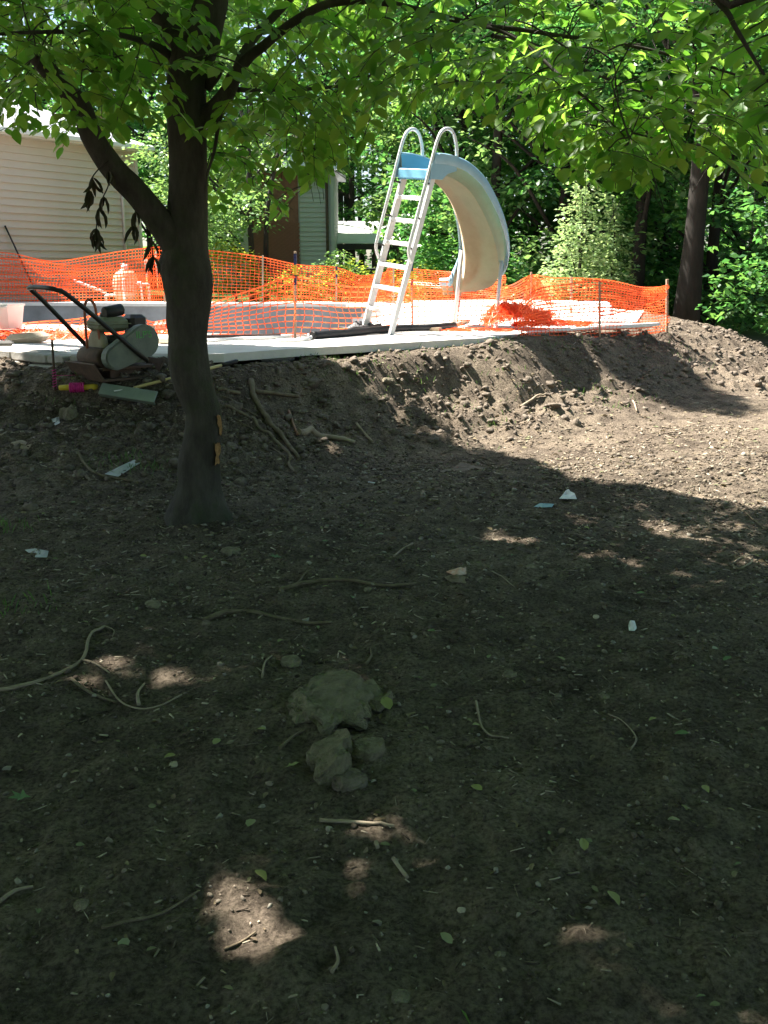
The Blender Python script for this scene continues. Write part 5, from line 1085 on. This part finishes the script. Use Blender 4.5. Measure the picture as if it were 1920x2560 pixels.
stick('bank_stick', 'brown stick lying across clods on the sunlit bank', [(1300, 1022), (1330, 1004), (1364, 990)], .016, M_twig, 'stick', .7, 7, 1.2)
stick('bank_stick', 'short stick at the foot of the sunlit clods', [(1582, 1005), (1588, 1020), (1592, 1032)], .012, M_twig, 'stick', .7, 6, 1.2)
stick('coiled_root', 'small coiled root at the right edge of the shade', [(1838, 1400), (1870, 1398), (1878, 1410), (1850, 1424), (1832, 1415), (1850, 1400), (1900, 1390)], .006, M_twig, 'root', .8, 6, 1)
stick('slope_root', 'grey root curving to the pale strip left of the trunk', [(182, 1130), (205, 1155), (232, 1182), (268, 1196), (330, 1205)], .011, M_root, 'root', .8, 7, .8)
for i, (pix, lb) in enumerate((([(380, 1500), (372, 1480), (383, 1462)], 'upright dry twig left of the dark roots'), ([(655, 1700), (662, 1665), (680, 1648)], 'dry forked twig above the rock slab'), ([(915, 1670), (928, 1645), (926, 1628)], 'dry twig standing above the rock slab at right'), ([(1575, 1880), (1590, 1850), (1560, 1810), (1520, 1790)], 'long thin root hair curve at right'), ([(255, 2330), (400, 2290), (500, 2235)], 'long thin twig left of the large sun patch'), ([(800, 2060), (900, 2062), (985, 2080)], 'thin dark twig above the sun patch row'), ([(560, 2380), (600, 2365), (640, 2345)], 'thin stick casting a shadow in the large sun patch'), ([(830, 2440), (845, 2410), (838, 2380)], 'crooked twig below the large sun patch'), ([(700, 1880), (735, 1850), (770, 1830)], 'twig left of the narrow rock fragment'), ([(1230, 1430), (1260, 1450), (1290, 1475)], 'pale straight twig in the middle shade'), ([(1840, 1270), (1880, 1300), (1915, 1330)], 'light twig on the sunny ground at the right edge'), ([(0, 2260), (40, 2235), (85, 2232)], 'stick at the lower left edge'))):
    stick('twig', lb, pix, .004 + .0015 * (i % 3), M_twig if i % 2 else M_root, 'twig', .6, 5, 1.1)

def sheet(name, label, cat, pts, m, h=.02, seed=0, seg=6):
    """crumpled thin sheet lying on the ground inside a pixel outline"""
    P = [gpix(x, y) for x, y in pts]; c_ = sum(P, Vector()) / len(P); V = [Vector((0, 0, h))]; rr = random.Random(seed); n = len(P); Fc = []
    for L_ in range(1, 4):
        for p in P: d = (p - c_) * (L_ / 3); V.append(d + Vector((0, 0, rr.uniform(.15, 1) * h * (1.25 - L_ / 3) + .004)))
    for i in range(n): Fc.append((0, 1 + i, 1 + (i + 1) % n))
    for L_ in range(2):
        for i in range(n): Fc.append((1 + L_ * n + i, 1 + (L_ + 1) * n + i, 1 + (L_ + 1) * n + (i + 1) % n, 1 + L_ * n + (i + 1) % n))
    b = MB(); b.add(V, Fc); o = b.build(name, m); o.location = c_; md = o.modifiers.new('thick', 'SOLIDIFY'); md.thickness = .002; return tag(o, label, cat)
M_bag = mat('thin_white_plastic', (.6, .6, .6), (.75, .75, .75), 20, .4); M_greyp = mat('grey_plastic_sheet', (.3, .32, .31), (.42, .44, .43), 9, .5); M_bluep = mat('pale_blue_plastic', (.2, .33, .36), (.3, .42, .44), 8, .5)
sheet('plastic_bag', 'crumpled white plastic bag at the edge of the sunlight', 'bag', [(1398, 1252), (1408, 1238), (1422, 1232), (1436, 1240), (1442, 1252), (1420, 1256)], M_bag, .06, 1)
sheet('plastic_strip', 'flat bluish plastic strip left of the white bag', 'plastic', [(1335, 1268), (1350, 1260), (1385, 1262), (1380, 1270), (1350, 1272)], M_bluep, .012, 2)
sheet('paper_scrap', 'small crumpled white paper scrap at right in shade', 'paper', [(1570, 1572), (1574, 1560), (1586, 1558), (1592, 1574), (1586, 1582), (1572, 1582)], M_bag, .03, 3)
sheet('plastic_scrap', 'grey crumpled plastic scrap at the left in shade', 'plastic', [(62, 1378), (85, 1374), (122, 1380), (118, 1396), (90, 1398)], M_greyp, .02, 4)
sheet('wrapper', 'torn orange and white wrapper beside a rotten twig', 'wrapper', [(1115, 1436), (1135, 1428), (1165, 1426), (1166, 1440), (1140, 1446)], mat('orange_wrapper', (.45, .16, .07), (.6, .5, .42), 25, .6), .03, 5)
sheet('bark_slab', 'dull brown bark piece under the torn wrapper', 'bark', [(1110, 1448), (1140, 1438), (1170, 1448), (1165, 1462), (1125, 1460)], M_root, .025, 6)
sheet('plastic_strip', 'pale grey green strip lying beside roots left of the trunk', 'plastic', [(262, 1192), (296, 1172), (336, 1152), (350, 1162), (322, 1178), (296, 1198)], M_greyp, .035, 7)
sheet('plastic_scrap', 'small pale scrap on the dark slope above the strip', 'plastic', [(128, 1050), (148, 1046), (150, 1060), (138, 1068)], M_greyp, .03, 8)
sheet('bark_slab', 'tan bark slab half buried at the far left slope', 'bark', [(28, 1108), (55, 1102), (80, 1118), (70, 1130), (40, 1122)], M_twig, .03, 9)
q = gpix(930, 1210); o = MB().tube([(-.03, .02, .006), (.03, -.015, .006)], .0055, 8).build('white_stub', M_bag, None, q); tag(o, 'tiny white paper tube on the ground below the bank', 'paper')
# fallen leaves
MAPLE = [(0, 0), (.28, -.10), (.5, -.45), (.52, -.18), (.95, -.25), (.72, .0), (.95, .25), (.52, .18), (.5, .45), (.28, .10)]
mapme = MB().add([(x, y, .05 * math.sin(x * 9 + y * 5)) for x, y in MAPLE], [tuple(range(10))]).mesh('maple_leaf'); flme = np_mesh('fallen_leaf', LEAF * np.array([1, 1, 1.4]), LEAF_F)
for mme in (mapme, flme): mme.materials.append(M_fallen)
fl = [(505, 1403), (530, 1402), (665, 1836), (533, 1872), (712, 1928, 1, 'green lobed leaf below the rock slab at left'), (80, 2002, 1, 'dark green lobed leaf at the lower left edge'), (975, 1782, 0, 'bright green leaf standing at the right end of the rock slab'), (220, 1562), (65, 1498), (805, 1475), (885, 1500, 0, 'yellow fallen leaf below the dark middle root'), (710, 1612), (1068, 1585), (1220, 1653), (1500, 1627), (1412, 1660), (1808, 1658), (1780, 1634), (1285, 1392), (1590, 1490), (705, 1401, 1, 'tan lobed leaf above the dark middle root'), (1640, 1806), (1520, 2243), (1200, 1822), (1205, 1987), (1720, 1848), (640, 2195, 0, 'heart shaped tan leaf at the top of the large sun patch'), (320, 2360), (1880, 1500), (1335, 1262), (1460, 1322), (350, 1395), (960, 1342), (440, 1900), (820, 1360), (1700, 2060), (1755, 1975), (190, 1262), (115, 1288), (620, 2080), (1130, 2380), (1460, 2140)]
for i, f in enumerate(fl):
    q = gpix(f[0], f[1]); o = link('fallen_leaf', mapme if (len(f) > 2 and f[2]) else flme, None); o.location = q + Vector((0, 0, .012)); s = random.uniform(.035, .055) * (1.5 if len(f) > 2 else 1)
    o.scale = (s, s, s); o.rotation_euler = (random.uniform(-.3, .3), random.uniform(-.35, .2), random.uniform(0, 6.28))
    tag(o, f[3] if len(f) > 3 else 'small pale green fallen leaf lying flat on the mud', 'leaf', 'fallen leaves on the mud')

# ------------------------------------------------------------------ uncountable ground cover
def scatter_pts(rng, n, y0, y1, spread=.52):
    y = np.sqrt(rng.uniform(y0 ** 2, y1 ** 2, n)); x = rng.uniform(-spread, spread, n) * y * 1.05; return x, y
ICO = bmesh.new(); bmesh.ops.create_icosphere(ICO, subdivisions=1, radius=1); ICO0 = np.array([v.co[:] for v in ICO.verts]); ICOF = np.array([[v.index for v in f.verts] for f in ICO.faces]); ICO.free()
IC2 = bmesh.new(); bmesh.ops.create_icosphere(IC2, subdivisions=2, radius=1); IC20 = np.array([v.co[:] for v in IC2.verts]); IC2F = np.array([[v.index for v in f.verts] for f in IC2.faces]); IC2.free()
def lumps(name, rng, x, y, s, m, base, fc, sink=.2, rough=.28, squash=.75):
    n = len(x); z = fast_z(x, y); k = len(base); q, _ = np.linalg.qr(rng.normal(size=(n, 3, 3)))
    sc_ = rng.uniform(.6, 1.3, (n, 1, 3)); V = base[None] * (1 + rng.normal(0, rough, (n, k, 1))) * sc_; V = np.einsum('nij,nkj->nki', q, V); V[:, :, 2] *= squash
    V = V * s[:, None, None] + np.stack([x, y, z + s * (squash - sink) * .6], -1)[:, None, :]
    Fc = (np.arange(n)[:, None, None] * k + fc[None]).reshape(-1, 3); return link(name, np_mesh(name, V.reshape(-1, 3), Fc), m)
rng = np.random.default_rng(303)
x, y = scatter_pts(rng, 60000, 5.6, 17, .5); w = samp(SM, x, y); on = inside(_deckpoly, x, y); k = (rng.uniform(size=len(x)) < w * .55 + .015) & ~on; x, y = x[k], y[k]
s = .007 + .026 * rng.uniform(size=len(x)) ** 3 + .03 * (rng.uniform(size=len(x)) < .03); k = s > .02
tag(lumps('dirt_clods', rng, x[k], y[k], s[k] * 1.1, M_clod, IC20, IC2F, sink=.55, rough=.2, squash=.7), 'crumbled brown dirt clods over the dug bank', 'clods', None, 'stuff')
tag(lumps('dirt_crumbs', rng, x[~k], y[~k], s[~k], M_clod, ICO0, ICOF), 'small crumbs of soil scattered over the bank', 'soil crumbs', None, 'stuff')
x, y = scatter_pts(rng, 5200, 1.5, 8.5); s = .0025 + .009 * rng.uniform(size=len(x)) ** 4
tag(lumps('pebbles', rng, x, y, s * (.6 + .18 * y), mat('mixed_pebbles', (.07, .055, .042), (.17, .14, .105), island=True, c3=(.3, .27, .22), rough=.9), ICO0, ICOF), 'small pebbles and grit over the mud', 'pebbles', None, 'stuff')
BOXT = np.array([(a, b_, c_) for a in (-.5, .5) for b_ in (-.5, .5) for c_ in (-.5, .5)], float); BOXF = np.array([(0, 1, 3, 2), (4, 6, 7, 5), (0, 4, 5, 1), (2, 3, 7, 6), (0, 2, 6, 4), (1, 5, 7, 3)])
def chips(name, n, y0, y1, L_, Wd, T, m, seed):
    rng = np.random.default_rng(seed); x, y = scatter_pts(rng, n, y0, y1); k = ~inside(_deckpoly, x, y) & ((fbm(x * 1.6, y * 1.6, 50, 2) + rng.uniform(-.5, .6, n)) > -.15); x, y = x[k], y[k]; n = len(x); z = fast_z(x, y)
    a = rng.uniform(0, 6.283, n); dv = np.stack([np.cos(a), np.sin(a), rng.normal(0, .18, n)], -1); fr = frames(dv, np.array([0, 0, 1.]) + rng.normal(0, .25, (n, 3)))
    g = (.55 + .16 * y); l = (L_[0] + (L_[1] - L_[0]) * rng.uniform(size=n) ** 2.6) * g; wd = rng.uniform(*Wd, n) * g; V = BOXT[None] * np.stack([l, wd, np.full(n, T) * g], -1)[:, None, :]
    V[:, :, 1] *= np.where(BOXT[:, 0] > 0, rng.uniform(.3, 1.0, (n, 1)), 1.0)
    V = np.einsum('nij,nkj->nki', fr, V) + np.stack([x, y, z + T * g * .6 + .001], -1)[:, None, :]
    return link(name, np_mesh(name, V.reshape(-1, 3), (np.arange(n)[:, None, None] * 8 + BOXF[None]).reshape(-1, 4)), m)
M_chip = mat('bark_chips', (.045, .032, .022), (.13, .098, .065), island=True, c3=(.46, .39, .29), rough=.9)
tag(chips('wood_chips', 17000, 1.5, 10, (.006, .04), (.003, .009), .003, M_chip, 1), 'shredded bark and wood chips over the mud', 'wood chips', None, 'stuff')
tag(chips('twig_litter', 4200, 1.5, 12, (.02, .09), (.0015, .003), .002, M_chip, 2), 'thin broken twigs strewn over the mud', 'twig litter', None, 'stuff')
x, y = scatter_pts(rng, 2600, 1.5, 11); k = ~inside(_deckpoly, x, y); x, y = x[k], y[k]; n_ = len(x); a = rng.uniform(0, 6.283, n_)
M_dead = leaf_mat('dead_leaf', [(.07, .05, .03), (.15, .11, .065), (.24, .19, .11), (.17, .2, .1)], [(.12, .09, .04)] * 4, .1, .8)
lm = leaves_mesh('leaf_litter', np.stack([x, y, fast_z(x, y) + .006], -1), frames(np.stack([np.cos(a), np.sin(a), rng.normal(0, .15, n_)], -1), np.array([0, 0, 1.]) + rng.normal(0, .35, (n_, 3))), rng.uniform(.012, .034, n_) * (.6 + .14 * y), LEAF * np.array([1, .9, 2]), LEAF_F)
tag(link('leaf_litter', lm, M_dead), 'dead leaf fragments over the mud', 'leaf litter', None, 'stuff')
x, y = scatter_pts(rng, 26000, 1.45, 8.2); k = (fbm(x * 2.1, y * 2.1, 91, 3) + rng.uniform(-.5, .5, len(x))) > -.05; x, y = x[k], y[k]; s_ = (.0022 + .009 * rng.uniform(size=len(x)) ** 5) * (.55 + .2 * y)
tag(lumps('soil_grains', rng, x, y, s_, mat('soil_grains', (.05, .039, .03), (.13, .105, .08), island=True, c3=(.25, .205, .155), rough=.95, spec=.1), ICO0, ICOF, sink=.4), 'fine soil grains and crumbs over the shaded mud', 'soil grains', None, 'stuff')
# grass tufts
V = []; Fc = []; rr = random.Random(9)
for px, py, n_, sp_ in ((1000, 925, 120, .45), (1210, 915, 70, .35), (820, 905, 40, .2), (900, 925, 40, .2), (330, 1155, 90, .16), (20, 1520, 50, .16), (1230, 1068, 40, .14), (1235, 850, 40, .12), (1400, 870, 30, .15), (1420, 950, 50, .3), (1440, 975, 40, .2), (1580, 985, 40, .25), (1640, 930, 40, .3), (1690, 880, 60, .4), (1470, 862, 30, .15), (10, 1320, 60, .12), (1530, 1015, 30, .1), (1740, 800, 30, .4), (180, 975, 30, .2)):
    g0 = gpix(px, py)
    for _ in range(n_):
        x_, y_ = g0.x + rr.gauss(0, sp_), g0.y + rr.gauss(0, sp_ * .6)
        if inside(_deckpoly, np.array([x_]), np.array([y_]))[0]: continue
        z_ = floor_at(x_, y_) - .005; a = rr.uniform(0, 6.28); h = rr.uniform(.025, .075); w_ = .0035; lx, ly = math.cos(a) * h * .5, math.sin(a) * h * .5; k0 = len(V)
        V += [(x_ - w_ * math.sin(a), y_ + w_ * math.cos(a), z_), (x_ + w_ * math.sin(a), y_ - w_ * math.cos(a), z_), (x_ + lx * .5, y_ + ly * .5, z_ + h * .7), (x_ + lx, y_ + ly, z_ + h)]; Fc += [(k0, k0 + 1, k0 + 2), (k0 + 1, k0 + 3, k0 + 2)]
tag(link('grass', np_mesh('grass', V, Fc), M_grass), 'sparse green grass tufts on the bare dirt', 'grass', None, 'stuff')
